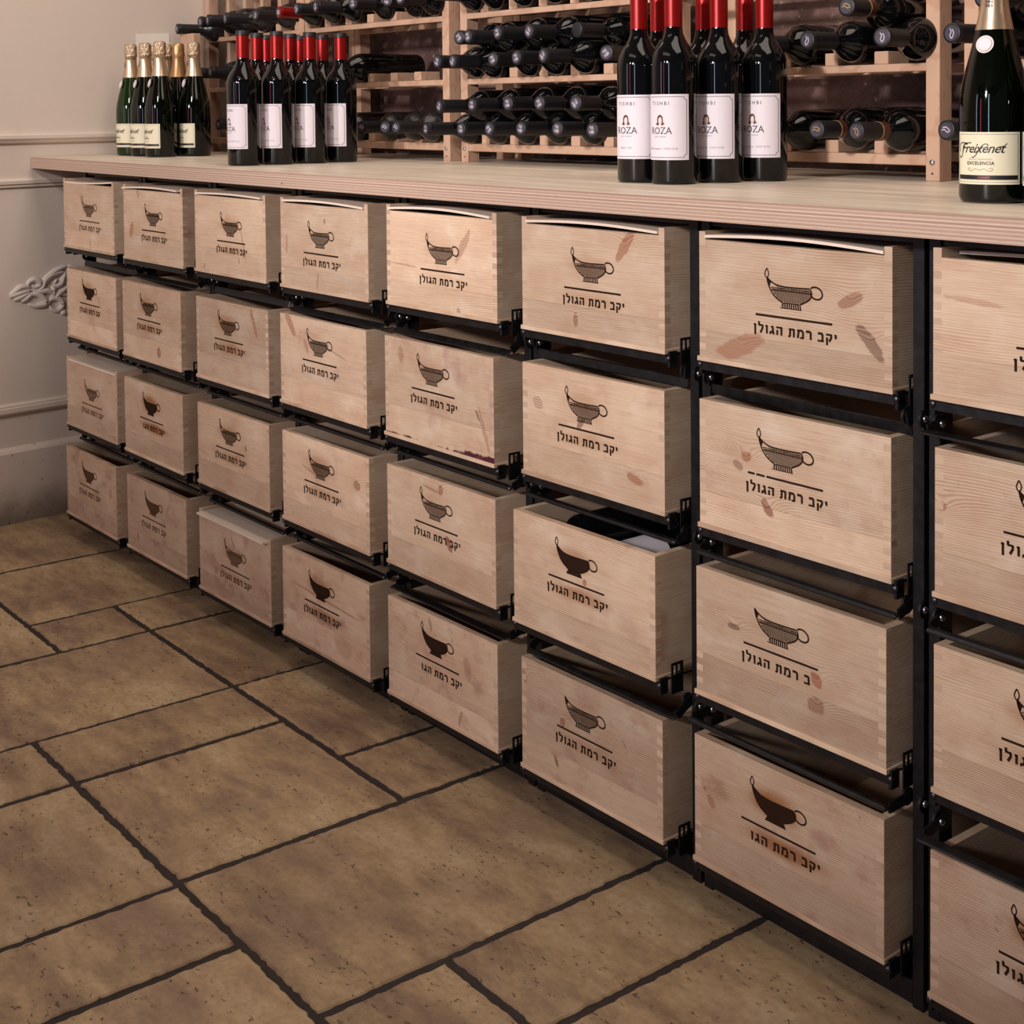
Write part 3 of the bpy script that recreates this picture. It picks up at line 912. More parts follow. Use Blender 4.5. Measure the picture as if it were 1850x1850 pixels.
EMB = {s: emblem(s) for s in ('weave', 'filled', 'short')}
RULE = {b: rule_mesh(b) for b in (False, True)}
LTR = {(): lettering(), (0, 1): lettering((0, 1)), (11, 12): lettering((11, 12)), (12,): lettering((12,))}
LIDS = {(1, 0): (0.004, 0.003, -0.010), (2, 0): (0.003, 0.001, -0.006), (3, 0): (0.004, -0.002, -0.004), (4, 0): (0.006, -0.001, -0.006), (5, 0): (0.005, 0.0, -0.003),
        (6, 0): (0.006, -0.001, -0.002), (0, 0): (-0.003, 0.008, 0.0), (7, 0): (0.002, 0, 0.035), (0, 2): (0.0, 0.0, 0.0), (2, 3): (0.001, 0, -0.013)}
LOGO = {(0, 0): (0.003, -0.001), (0, 1): (-0.013, 0.022), (0, 2): (-0.001, -0.004), (0, 3): (-0.015, 0.021), (1, 0): (0.002, -0.001), (1, 1): (-0.017, 0.021), (1, 2): (-0.013, 0.02), (1, 3): (-0.018, 0.019),
        (2, 0): (0.004, -0.002), (2, 1): (-0.017, 0.021), (2, 2): (-0.016, 0.021), (2, 3): (0, 0), (3, 0): (-0.012, -0.001), (3, 1): (-0.014, 0.023), (3, 2): (-0.016, 0.02), (3, 3): (-0.016, 0.019),
        (4, 0): (0.004, -0.004), (4, 1): (-0.017, 0.022), (4, 2): (-0.014, 0.021), (4, 3): (-0.015, 0.023), (5, 0): (0.001, 0), (5, 1): (-0.014, 0.018), (5, 2): (-0.016, 0.021), (5, 3): (-0.015, 0.021),
        (6, 0): (0.001, -0.001), (6, 1): (-0.013, 0.018), (6, 2): (-0.014, 0.022), (6, 3): (-0.015, 0.019), (7, 0): (0.009, -0.001), (7, 1): (-0.009, 0.024), (7, 2): (-0.01, 0.022), (7, 3): (-0.009, 0.024)}
KN = {(6, 0): [(-0.0868, 0.03, 0.35, 0.045, 0.014, 0.8), (0.1009, 0.1123, 0.44, 0.022, 0.008, 0.8), (0.1316, 0.061, -0.79, 0.032, 0.009, 0.8)], (5, 0): [(0.0809, 0.1532, 0.91, 0.034, 0.009, 0.9), (-0.0334, 0.0291, 1.57, 0.012, 0.006, 0.8)],
      (4, 0): [(0.0698, 0.1236, 0.96, 0.034, 0.009, 0.6), (-0.1166, 0.078, -0.03, 0.05, 0.0012, 0.6), (0.0563, 0.0091, 1.4, 0.008, 0.006, 0.5)], (3, 0): [(-0.1413, 0.093, 1.54, 0.024, 0.004, 0.6), (-0.0207, 0.0229, 1.4, 0.016, 0.004, 0.5), (0.0084, 0.1447, 1.57, 0.006, 0.003, 0.8)],
      (2, 0): [(0.0648, 0.0732, -1.26, 0.036, 0.004, 0.6), (-0.1211, 0.015, 1.57, 0.006, 0.004, 0.7), (0.0446, 0.0373, 1.57, 0.008, 0.003, 0.7)], (1, 0): [(-0.1203, 0.0726, 1.26, 0.02, 0.01, 0.8), (-0.0785, 0.1646, -1.26, 0.014, 0.006, 0.5)],
      (0, 0): [(0.0107, 0.0223, -1.4, 0.014, 0.004, 0.5), (-0.0441, 0.1313, -1.22, 0.016, 0.003, 0.6)], (0, 1): [(0.0551, 0.1112, -1.13, 0.018, 0.003, 0.6)], (1, 1): [(0.0419, 0.0292, 1.57, 0.013, 0.011, 0.95)], (2, 1): [(0.1038, 0.1491, -1.13, 0.036, 0.006, 0.9)],
      (3, 1): [(-0.1233, 0.1672, -0.87, 0.03, 0.01, 0.8), (-0.0605, 0.1296, -1.05, 0.016, 0.006, 0.5), (0.0407, 0.1314, -0.21, 0.06, 0.0012, 0.7)], (4, 1): [(0.1369, 0.0588, -1.19, 0.04, 0.005, 0.6), (-0.1125, 0.1564, 1.54, 0.015, 0.008, 0.5), (0.1192, 0.0824, -1.05, 0.01, 0.003, 0.8)],
      (5, 1): [(0.0989, 0.043, -0.21, 0.018, 0.007, 0.9), (-0.1255, 0.1228, 1.4, 0.01, 0.012, 0.5), (-0.0216, 0.1058, 0.87, 0.012, 0.005, 0.8)], (6, 1): [(-0.0772, 0.1176, 1.57, 0.009, 0.009, 1.0), (-0.0389, 0.0533, -0.87, 0.014, 0.007, 1.0), (-0.0925, 0.1027, -0.52, 0.01, 0.006, 0.6)],
      (2, 2): [(0.0619, 0.1174, 1.57, 0.007, 0.005, 0.9), (0.0021, 0.1445, 0.0, 0.03, 0.004, 0.25)], (3, 2): [(0.1202, 0.1263, -0.17, 0.012, 0.009, 0.9), (-0.0555, 0.121, -0.21, 0.03, 0.003, 0.5)], (4, 2): [(0.0063, 0.1692, 1.57, 0.009, 0.007, 0.9), (0.0298, 0.0786, -0.96, 0.014, 0.008, 1.0), (-0.0211, 0.166, -0.09, 0.03, 0.002, 0.6)],
      (5, 2): [(0.0092, 0.1077, 1.57, 0.006, 0.005, 0.9)], (6, 2): [(0.0531, 0.0852, -0.79, 0.011, 0.008, 1.0), (0.053, 0.0522, 0.0, 0.014, 0.011, 0.8), (-0.0926, 0.1174, -0.09, 0.012, 0.005, 0.8)], (3, 3): [(0.0018, 0.1143, -0.05, 0.14, 0.0018, 0.9), (0.0692, 0.0393, 0.0, 0.03, 0.02, 0.2)],
      (1, 3): [(-0.1053, 0.0401, 1.57, 0.01, 0.004, 0.9), (0.065, 0.14, 1.0, 0.02, 0.006, 0.35)], (5, 3): [(-0.1569, 0.1541, -1.22, 0.011, 0.005, 0.9), (-0.0623, 0.1083, 1.57, 0.008, 0.006, 0.9), (-0.0781, 0.0393, -1.13, 0.011, 0.004, 0.9)], (6, 3): [(-0.1334, 0.0968, -0.87, 0.012, 0.006, 0.8), (-0.1453, 0.1116, 0.0, 0.004, 0.004, 0.8)],
      (4, 3): [(0.0802, 0.1156, -1.31, 0.022, 0.01, 0.5), (0.0576, 0.0232, 1.22, 0.018, 0.004, 0.6), (-0.0294, 0.1655, -1.31, 0.014, 0.004, 0.5)], (0, 2): [(0.1412, 0.012, -0.87, 0.01, 0.003, 0.6), (0.0396, 0.016, -1.05, 0.008, 0.004, 0.5)], (0, 3): [(0.1274, 0.1113, 1.57, 0.014, 0.008, 0.5)],
      (2, 3): [(-0.0412, 0.0466, 1.22, 0.014, 0.005, 0.5), (-0.0057, 0.1423, -1.05, 0.02, 0.003, 0.5)], (7, 0): [(-0.1077, 0.1255, -0.07, 0.04, 0.004, 0.45)], (7, 1): [(-0.1546, 0.1145, 0.0, 0.008, 0.006, 0.9)]}
FILLED = {(1, 2), (0, 3), (1, 3), (3, 3), (4, 3), (6, 3), (0, 1), (5, 2)}
SCORCH = {(1, 2): 0.95, (6, 3): 1.0, (2, 1): 0.7, (1, 1): 0.55, (3, 3): 0.75, (5, 2): 0.6, (0, 1): 0.5, (3, 2): 0.45, (7, 2): 0.6, (7, 3): 0.8, (5, 1): 0.35, (4, 1): 0.3, (2, 2): 0.5,
          (6, 0): 0.12, (5, 0): 0.3, (2, 3): 0.35, (2, 0): 0.35, (6, 1): 0.12, (0, 0): 0.2, (5, 3): 0.3}
COLN = ['first', 'second', 'third', 'fourth', 'fifth', 'sixth', 'seventh', 'eighth']
ROWN = ['top', 'second', 'third', 'bottom']
LOOK = {(0, 0): 'lid curled up over a dark gap', (0, 2): 'flat lid fitted', (2, 3): 'pale lid pulled forward', (7, 0): 'lid slid back', (4, 1): 'purple wine stain along its foot', (5, 2): 'bottles showing inside',
        (6, 3): 'heavy brown scorching', (1, 2): 'blackened lamp emblem', (6, 1): 'round brown knot', (1, 1): 'round knot low down', (3, 1): 'brown streak at top left', (2, 1): 'slanting brown streak',
        (6, 0): 'large reddish knots', (5, 0): 'brown streak at top right', (5, 3): 'patchy pink dirt'}
for (k, r), (cx, y0, zt, yaw) in CR.items():
    lid = (k, r) in LIDS
    root = empty('wine_crate', (cx, y0, zt - H), yaw * 0.5)
    look = LOOK.get((k, r), 'closed by a thin pale lid' if lid else 'open, with lamp emblem')
    tag(root, 'pine crate, %s, %s row, %s column from left' % (look, ROWN[r], COLN[k]), 'crate', 'branded pine wine crates in the steel frame')
    fp = link_mesh('front_panel', FRONT[lid], root)
    for i, kk in enumerate(KN.get((k, r), [])[:3]):
        fp['k%d' % (i + 1)] = [kk[0], kk[1], kk[2]]; fp['d%d' % (i + 1)] = [kk[3], kk[4], kk[5]]
    lx, lz = LOGO[(k, r)]
    fp['logo'] = [lx, H + lz, SCORCH.get((k, r), 0.08 + 0.1 * random.random())]
    fp['dirt'] = [[0.1, 0.5, 0.5, 1.25][r], 1.0 if (k, r) == (4, 1) else 0.0, 0.0]
    link_mesh('side_panel', SIDE[(lid, -1)], root); link_mesh('side_panel', SIDE[(lid, 1)], root)
    link_mesh('bottom_panel', BOTTOM, root); link_mesh('back_panel', BACK[lid], root)
    st = 'filled' if (k, r) in FILLED else ('short' if (k, r) in ((6, 2), (5, 3)) else 'weave')
    e = link_mesh('lamp_emblem', EMB[st], fp, (lx, -0.0003, H + lz))
    u = link_mesh('underline', RULE[(k, r) == (6, 1)], fp, (lx, -0.0003, H + lz))
    sk = (0, 1) if (k, r) in ((1, 2), (6, 3), (4, 3)) else ((11, 12) if (k, r) == (6, 2) else ((12,) if (k, r) in ((1, 3), (0, 1)) else ()))
    t = link_mesh('hebrew_lettering', LTR[sk], fp, (lx, -0.0003, H + lz))
    if (k, r) in ((0, 2), (2, 3), (0, 0), (0, 3), (1, 3)):
        for o in (e, u, t):
            o.data = o.data.copy(); o.data.materials[0] = INKL
    if lid:
        bow, tw, yy = LIDS[(k, r)]
        zl = H - 0.0105 + (0.0012 if (k, r) != (0, 2) else 0)
        if bow < 0: zl += 0.002
        link_mesh('lid', lid_mesh(bow, tw, yy, yy + 0.46), root, (0, 0, zl))

# ------------------------------------------------------------------ bottles
_tc = {}


def text_geo(body, size, shear=0.0, off=0.0, spacing=1.0):
    key = (body, size, shear, off, spacing)
    if key in _tc: return _tc[key]
    c = bpy.data.curves.new('t', 'FONT'); c.body = body; c.size = size; c.shear = shear; c.offset = off
    c.align_x = 'CENTER'; c.space_character = spacing; c.resolution_u = 2
    o = bpy.data.objects.new('t', c); COL.objects.link(o); bpy.context.view_layer.update()
    me = bpy.data.meshes.new_from_object(o.evaluated_get(bpy.context.evaluated_depsgraph_get()))
    g = ([tuple(v.co) for v in me.vertices], [tuple(p.vertices) for p in me.polygons])
    bpy.data.objects.remove(o); bpy.data.curves.remove(c); bpy.data.meshes.remove(me)
    _tc[key] = g; return g


def wrap(mb, geo, R, ac, z, mi=0, sx=1.0):
    vs_, fs = geo
    out = []
    for x, y, _ in vs_:
        a = ac + x * sx / R
        out.append((R * math.sin(a), -R * math.cos(a), z + y))
    mb.add(out, fs, mi)


def patch(R, a0, a1, z0, z1, n=24):
    m = MB(); vs_ = []
    for z in (z0, z1):
        for i in range(n + 1):
            a = a0 + (a1 - a0) * i / n
            vs_.append((R * math.sin(a), -R * math.cos(a), z))
    m.add(vs_, [(i, i + 1, n + 2 + i, n + 1 + i) for i in range(n)], 0, True)
    return m


def flatstroke(pts, w):
    m = MB(); stroke(m, pts, w)
    return ([(v[0], v[2], 0) for v in m.v], m.f)


def dense(a, b, n=16): return [(a[0] + (b[0] - a[0]) * i / n, a[1] + (b[1] - a[1]) * i / n) for i in range(n + 1)]


BORD = [(0.030, 0.0), (0.0355, 0.0015), (0.0375, 0.006), (0.0375, 0.186), (0.0370, 0.194), (0.0345, 0.203), (0.0300, 0.2120), (0.0240, 0.2205), (0.0190, 0.2285), (0.0160, 0.2365), (0.0148, 0.245), (0.0143, 0.252), (0.0143, 0.300)]
CHAM = [(0.036, 0.0), (0.0415, 0.002), (0.044, 0.008), (0.044, 0.118), (0.0433, 0.134), (0.0405, 0.152), (0.0362, 0.171), (0.0312, 0.190), (0.0265, 0.209), (0.0232, 0.224), (0.020, 0.240)]
body_roza = MB().lathe(BORD, 40).mesh('glass_body', GLASS)
cap_red = MB().lathe([(0.0149, 0.2465), (0.0150, 0.2985), (0.0150, 0.2986)], 28).mesh('capsule', RED)
cap_blk = MB().lathe([(0.0151, 0.2985), (0.0158, 0.2992), (0.0160, 0.3035), (0.0155, 0.3045), (0.0155, 0.3090), (0.0150, 0.3100)], 28).mesh('capsule_top', CAPB)


def roza_label(ac, kind):
    hw = math.radians(76); R = 0.0377; z0, z1 = 0.0385, 0.141
    lab = patch(R, ac - hw, ac + hw, z0, z1, 30).mesh('label', PAPER, fix=False)
    m = MB(); W = R * hw - 0.004; HH = (z1 - z0) / 2 - 0.004; q = 0.005; zc = (z0 + z1) / 2; Rp = R + 0.00025
    for s in (-1, 1):
        wrap(m, flatstroke(dense((-W + q, s * HH), (W - q, s * HH), 30), 0.0007), Rp, ac, zc)
        wrap(m, flatstroke([(s * W, -HH + q), (s * W, HH - q)], 0.0007), Rp, ac, zc)
        for t in (-1, 1):
            arc = [(s * W - s * q * math.sin(b), t * HH - t * q * math.cos(b)) for b in [i * PI / 2 / 6 for i in range(7)]]
            wrap(m, flatstroke(arc, 0.0007), Rp, ac, zc)
    wrap(m, text_geo('TISHBI', 0.0082, 0, 0.0, 1.5), Rp, ac, z1 - 0.0170)
    wrap(m, text_geo('ROZA', 0.0156, 0, 0.0, 0.98), Rp, ac, z1 - 0.0620)
    # bobbed hair round a plain face
    lk = [(-0.0080, -0.0062), (-0.0054, -0.0030), (-0.0054, 0.0020), (-0.0040, 0.0062), (-0.0010, 0.0083), (0.0014, 0.0084), (0.0012, 0.0052), (-0.0022, 0.0036), (-0.0033, 0.0004), (-0.0030, -0.0038), (-0.0016, -0.0072), (-0.0048, -0.0082)]
    rk = [(0.0012, 0.0052), (0.0014, 0.0084), (0.0040, 0.0072), (0.0058, 0.0030), (0.0060, -0.0026), (0.0090, -0.0058), (0.0056, -0.0082), (0.0022, -0.0072), (0.0036, -0.0036), (0.0038, 0.0006), (0.0028, 0.0036)]
    m2 = MB()
    for L_ in (lk, rk): wrap(m2, ([(a, b, 0) for a, b in L_], [tuple(range(len(L_)))]), Rp, ac, z1 - 0.0405)
    wrap(m, flatstroke([(-0.0008, -0.0045), (0.0008, -0.0045)], 0.0010), Rp, ac, z1 - 0.0405)
    m3 = MB()
    for q in range(9):
        if q != 3: wrap(m3, flatstroke([(-0.0105 + q * 0.0025, 0), (-0.0092 + q * 0.0025, 0)], 0.0014), Rp, ac, z1 - 0.0662)
    wrap(m3, text_geo('Merlot   \u05d5\u05dc\u05e8\u05de' if kind == 0 else 'Cabernet Sauvignon   \u05e0\u05d5\u05d9\u05e0\u05d1\u05d5\u05e1 \u05d4\u05e0\u05e8\u05d1\u05e7', 0.0042, 0, 0, 1.0), Rp, ac, z1 - 0.0860)
    back = patch(R, ac + PI - math.radians(44), ac + PI + math.radians(44), z0, z1, 18).mesh('back_label', PAPER, fix=False)
    return lab, m.mesh('label_print', PRINT, fix=False), m2.mesh('face_emblem', COPPER, fix=False), m3.mesh('small_print', PRINTG, fix=False), back


ROZA = {}


def roza(x, y, ac, kind, label, group):
    key = (round(ac, 3), kind)
    if key not in ROZA: ROZA[key] = roza_label(ac, kind)
    lab, pr, fc, sp, bk = ROZA[key]
    t = empty('wine_bottle', (x, y, ZT))
    tag(t, label, 'bottle', group)
    link_mesh('glass_body', body_roza, t)
    link_mesh('capsule', cap_red, t); link_mesh('capsule_top', cap_blk, t)
    l = link_mesh('label', lab, t); link_mesh('back_label', bk, t)
    link_mesh('label_print', pr, l); link_mesh('face_emblem', fc, l); link_mesh('small_print', sp, l)
    return t


GL = 'red-capped wine bottles standing near the left end'
GR = 'red-capped wine bottles standing at centre right'
rz = lambda d: math.radians(d)
for i, (x, y, lb) in enumerate([
    (-1.938, 0.106, 'red-capped wine bottle, white label, nearest the edge of the left red-capped group'),
    (-1.930, 0.190, 'red-capped wine bottle, second in the front row of the left group'),
    (-1.930, 0.278, 'red-capped wine bottle, third in the front row of the left group'),
    (-1.935, 0.366, 'red-capped wine bottle, rightmost of the left group, beside the racked bottles'),
    (-2.015, 0.184, 'red-capped wine bottle, leftmost in the middle row of the left group'),
    (-2.012, 0.272, 'red-capped wine bottle, centre of the middle row of the left group'),
    (-2.010, 0.360, 'red-capped wine bottle, right end of the middle row of the left group'),
    (-2.094, 0.252, 'red-capped wine bottle, left one in the rear row of the left group'),
    (-2.092, 0.345, 'red-capped wine bottle, right one in the rear row of the left group')]):
    roza(x, y, rz(0), 1, lb, GL)
for x, y, k, lb in [
    (-0.726, 0.218, 0, 'red-capped wine bottle, leftmost of the large centre-right group'),
    (-0.645, 0.219, 1, 'red-capped wine bottle whose whole white label shows, front corner of the centre-right group'),
    (-0.626, 0.306, 1, 'red-capped wine bottle, second from right in the centre-right group'),
    (-0.601, 0.390, 1, 'red-capped wine bottle, rightmost of the centre-right group'),
    (-0.764, 0.300, 1, 'red-capped wine bottle behind the leftmost one of the centre-right group'),
    (-0.688, 0.335, 1, 'red-capped wine bottle in the middle of the rear row, centre-right group'),
    (-0.668, 0.415, 1, 'red-capped wine bottle at the rear right of the centre-right group')]:
    roza(x, y, rz(9), k, lb, GR).scale = (1.01, 1.01, 1.045)

# sparkling wine
body_ch = MB().lathe(CHAM, 40).mesh('glass_body', GLASSG)
body_cg = MB().lathe(CHAM, 40).mesh('glass_body', GLASSGL)


def foil_mesh(mat, seed):
    m = MB(); n = 40; prof = []
    for z, r_, am in [(0.2225, 0.0242, 0), (0.226, 0.0234, 0), (0.238, 0.0208, 0.0001), (0.250, 0.0185, 0.0002), (0.262, 0.0170, 0.0003), (0.272, 0.0163, 0.0005), (0.279, 0.0166, 0.0009), (0.285, 0.0178, 0.0014),
                      (0.291, 0.0176, 0.0011), (0.297, 0.0172, 0.0010), (0.303, 0.0170, 0.0010), (0.309, 0.0170, 0.0009), (0.314, 0.0164, 0.0008), (0.3175, 0.0140, 0.0006), (0.3190, 0.0090, 0.0004), (0.3192, 0.002, 0)]:
        prof.append((z, r_, am))
    vs_ = []
    for z, r_, am in prof:
        for k in range(n):
            a = 2 * PI * k / n
            rr = r_ + am * 1.6 * noise.noise(Vector((math.cos(a) * 3 + seed, math.sin(a) * 3, z * 160)))
            vs_.append((rr * math.cos(a), rr * math.sin(a), z))
    fs = []
    for i in range(len(prof) - 1):
        for k in range(n): fs.append((i * n + k, i * n + (k + 1) % n, (i + 1) * n + (k + 1) % n, (i + 1) * n + k))
    fs.append(tuple(range((len(prof) - 1) * n, len(prof) * n)))
    return m.add(vs_, fs, 0, True).mesh('foil_capsule', mat)


FO1 = foil_mesh(FOIL, 1.0); FO2 = foil_mesh(FOILO, 2.0)


def frx_label(ac, clean=True):
    hw = math.radians(60); R = 0.0442; z0, z1 = 0.0245, 0.0915; Rp = R + 0.0003
    lab = patch(R, ac - hw, ac + hw, z0, z1, 30).mesh('label', CREAM, fix=False)
    m = MB(); W = R * hw - 0.003; HH = (z1 - z0) / 2 - 0.003; zc = (z0 + z1) / 2
    for s in (-1, 1):
        wrap(m, flatstroke(dense((-W, s * HH), (W, s * HH), 30), 0.0005), Rp, ac, zc, 1)
        wrap(m, flatstroke([(s * W, -HH), (s * W, HH)], 0.0005), Rp, ac, zc, 1)
    wrap(m, text_geo('Freixenet', 0.0172, 0.42, 0.00010, 0.92), Rp, ac - 0.14, z1 - 0.0265)
    sw = smooth([(-0.034, 0.001), (-0.036, 0.0085), (-0.030, 0.0125), (-0.020, 0.0122), (-0.012, 0.0128)], 4)
    wrap(m, flatstroke(sw, 0.0012), Rp, ac - 0.14, z1 - 0.0265)
    sw = smooth([(-0.036, -0.004), (-0.033, -0.0065), (-0.029, -0.003), (-0.0265, 0.010)], 4)
    wrap(m, flatstroke(sw, 0.0013), Rp, ac - 0.14, z1 - 0.0265)
    sw = smooth([(0.024, 0.0075), (0.030, 0.0085), (0.0345, 0.0120)], 4)
    wrap(m, flatstroke(sw, 0.0010), Rp, ac - 0.14, z1 - 0.0265)
    sw = smooth([(-0.0115, -0.0050), (-0.0090, -0.0062), (-0.0045, -0.0020), (0.0010, 0.0065), (0.0060, 0.0110), (0.0105, 0.0105), (0.0100, 0.0085)], 4)
    wrap(m, flatstroke(sw, 0.0010), Rp, ac - 0.14, z1 - 0.0265)
    wrap(m, text_geo('EXCELENCIA', 0.0058, 0, 0.00012, 1.12), Rp, ac - 0.14, z1 - 0.0417)
    wrap(m, text_geo('METODO TRADICIONAL', 0.0025, 0, 0, 1.2), Rp, ac - 0.14, z1 - 0.0357, 1)
    for s in (-1, 1):
        sw = smooth([(0, 0), (s * 0.006, 0.002), (s * 0.012, -0.001), (s * 0.017, 0.001), (s * 0.015, 0.003), (s * 0.012, 0.002)], 4)
        wrap(m, flatstroke(sw, 0.0005), Rp, ac - 0.14, z1 - 0.0490, 2)
    wrap(m, flatstroke(dense((-W, 0), (W, 0), 30), 0.0056), Rp, ac, z1 - 0.0580, 1 if False else 0)
    m2 = MB(); wrap(m2, text_geo('KOSHER', 0.0034, 0, 0.00006, 1.25), Rp + 0.0002, ac - 0.02, z1 - 0.0592)
    # crest printed down the foil and the round medallion under it
    m4 = MB()
    Rf = 0.0178
    for zz, g in ((0.262, 'W'), (0.2565, 'HH'), (0.2515, 'HH')):
        wrap(m4, text_geo(g, 0.0062, 0, 0.0001, 0.9), Rf + (0.262 - zz) * 0.14 + 0.0006, ac - 0.1, zz)
    md = MB()
    for rr, t, mi in ((0.0118, 0.0, 0), (0.0098, 0.0006, 1), (0.0088, 0.0011, 0)):
        pts = [(rr * math.cos(q * PI / 12), rr * math.sin(q * PI / 12)) for q in range(24)]
        vs_ = [(p[0], -t, p[1]) for p in pts]
        md.add(vs_, [tuple(range(24))], mi)
    pr = m.mesh('label_print', [BLACKP, PRINTG, COPPER], fix=False)
    return lab, pr, m2.mesh('band_lettering', REDP, fix=False), m4.mesh('foil_crest', BLACKP, fix=False), md.mesh('medallion', [PAPER, GOLDP], fix=False)


FRX = {}


def frx(x, y, ac, label, group, body=body_ch, fo=FO1):
    if ac not in FRX: FRX[ac] = frx_label(ac)
    lab, pr, bl, cr, md = FRX[ac]
    t = empty('sparkling_wine_bottle', (x, y, ZT)); tag(t, label, 'bottle', group)
    link_mesh('glass_body', body, t); f = link_mesh('foil_capsule', fo, t)
    l = link_mesh('label', lab, t); link_mesh('label_print', pr, l); link_mesh('band_lettering', bl, l)
    link_mesh('foil_crest', cr, f)
    R = 0.0308; a = ac - 0.12
    o = link_mesh('medallion', md, t, (R * math.sin(a), -R * math.cos(a), 0.2035), (rz(-14), 0, a))
    return t


GS = 'gold-foiled sparkling wine bottles standing at the left end'
frx(-2.872, 0.236, rz(4), 'gold-foiled green glass sparkling wine bottle, leftmost on the worktop', GS, body_cg)
frx(-2.778, 0.238, rz(4), 'gold-foiled sparkling wine bottle, second from left in the front row', GS)
frx(-2.676, 0.236, rz(2), 'gold-foiled sparkling wine bottle nearest the edge in the left-end group', GS)
frx(-2.665, 0.332, rz(4), 'gold-foiled sparkling wine bottle, rightmost of the left-end group', GS)
frx(-2.760, 0.330, rz(150), 'sparkling wine bottle with amber foil, behind the gold-foiled front row', GS, body_ch, FO2)
frx(-2.850, 0.336, rz(170), 'gold-foiled sparkling wine bottle half hidden behind the front row, right one', GS)
frx(-2.926, 0.336, rz(170), 'gold-foiled sparkling wine bottle half hidden behind the front row, left one', GS)
GF = 'large sparkling wine bottles at the right edge'
frx(-0.027, 0.192, rz(18), 'large dark sparkling wine bottle with a cream label, nearest the viewer on worktop', GF)
frx(0.064, 0.194, rz(18), 'sparkling wine bottle cut off by the right edge of the view', GF)

# ------------------------------------------------------------------ wine racks on the worktop
YF = 0.55
LV = [(1.0505, 1.0685), (1.2070, 1.2205), (1.3600, 1.3735), (1.5135, 1.527)]


def block_mesh():
    return MB().box(-0.0145, 0.0145, 0, 0.058, 0, 0.022).mesh('spacer_block', RACK, bevel=0.0012)


BLK = block_mesh()
PST = MB().box(-0.0135, 0.0135, 0, 0.034, 0, 0.70).mesh('post', RACK, bevel=0.0012)
SLT = MB().box(-0.009, 0.009, 0, 0.028, 0, 0.70).mesh('upright', RACK, bevel=0.0012)
SML = MB().lathe([(0.0020, 0), (0.0014, 0.0008), (0.0003, 0.001)], 10).mesh('screw', plain('dark_screw', srgb(60, 48, 44), 0.5))


def rack(label, xl, xr, lat0, ln, rot=0.0, uprights=False, postx=None):
    t = empty('wine_rack', ((xl + xr) / 2, YF, ZT)); tag(t, label, 'wine rack', 'pine wine racks along the back wall')
    O = Vector(t.location)
    L = lambda n, me, p, r=(0, 0, 0): link_mesh(n, me, t, Vector(p) - O, r)
    for x in (postx or (xl + 0.0135, xr - 0.0135)):
        L('post', PST, (x, YF, ZT)); L('post', PST, (x, YF + 0.16, ZT))
        L('bolt', bolt_me, (x, YF - 0.0002, 1.056), (PI / 2, 0, 0)); L('screw', SML, (x, YF - 0.0002, 1.0375), (PI / 2, 0, 0))
    if uprights:
        for i in range(1, 6):
            L('upright', SLT, (xl + 0.012 + 0.1065 * i, YF + 0.019, ZT)); 
    for li, (z0, z1) in enumerate(LV):
        a, b = xl + 0.027, xr - 0.027
        for yy in (YF + 0.001, YF + 0.162):
            o = MB().box(a - O.x, b - O.x, yy - YF, yy - YF + 0.017, z0 - ZT, z1 - ZT).obj('rail', RACK, t, bevel=0.0012)
        if li < 3:
            for i in range(ln):
                x = lat0 + 0.1065 * i
                if a + 0.012 < x < b - 0.010: L('spacer_block', BLK, (x, YF + 0.0005, z1))
    return t


rack('pine wine rack at the far left with thin uprights between the bottles', -3.040, -2.430, -3.0015, 6, uprights=True)
rack('second pine wine rack from left, behind the left red-capped bottles', -2.424, -1.744, -2.3045, 6)
rack('third pine wine rack, full of two-layer dark bottles, left of the centre-right bottles', -1.698, -1.020, -1.6027, 6, postx=(-1.6845, -1.0335))
rack('fourth pine wine rack, behind and right of the centre-right red-capped bottles', -0.995, -0.366, -0.9095, 6)
rack('pine wine rack at the far right, behind the large sparkling wine bottle', -0.320, 0.360, -0.182, 6)
m = MB().box(-0.05, 0.05, 0, 0.02, 0, 0.36)
pl = MB().box(-0.045, 0.045, -0.012, 0.012, 0, 0.357).obj('wooden_upright', RACK, None, (-2.958, 0.462, ZT), bevel=0.0012)
tag(pl, 'brown wooden board standing behind the gold-foiled bottles, under a lying bottle', 'board')

# lying bottles: one mesh set, necks to the room
SC_ = 0.300 / 0.310
lb = [(r, z * SC_) for r, z in BORD[:-1]] + [(0.0143, 0.2895)]
lay_body = MB().lathe([(r * 0.985, z) for r, z in lb], 28).mesh('glass_body', GLASS)
lay_dust = MB().lathe([(r * 0.985, z) for r, z in lb], 28).mesh('glass_body', GLASSD)
lay_cap = MB().lathe([(0.0150, 0.232), (0.0151, 0.2885), (0.0160, 0.2892), (0.0162, 0.2940), (0.0155, 0.2955), (0.0155, 0.2990), (0.0135, 0.3000)], 24)
cap_k = lay_cap.mesh('capsule', CAPM); cap_r = lay_cap.mesh('capsule', RED); 
seal = MB().lathe([(0.0122, 0.2995), (0.0118, 0.3004), (0.0050, 0.3004)], 20).mesh('seal', SEAL)
m = MB()
for tx, yy in (('TIS', 0.0012), ('HBI', -0.0068)):
    g = text_geo(tx, 0.0085, 0, 0.0002, 0.95)
    m.add([(v[0], v[1] + yy, 0.3007) for v in g[0]], g[1])
seal_p = m.mesh('seal_lettering', SEALW, fix=False)
m = MB(); g = text_geo('O', 0.016, 0, 0.0004)
m.add([(v[0], v[1] - 0.0058, 0.3007) for v in g[0]], g[1]); seal_o = m.mesh('seal_ring', PAPER, fix=False)
m = MB()
pts = smooth([(-0.006, 0.004), (-0.001, 0.002), (0.001, -0.004), (0.006, -0.005), (0.004, 0.003), (-0.002, 0.006)], 4)
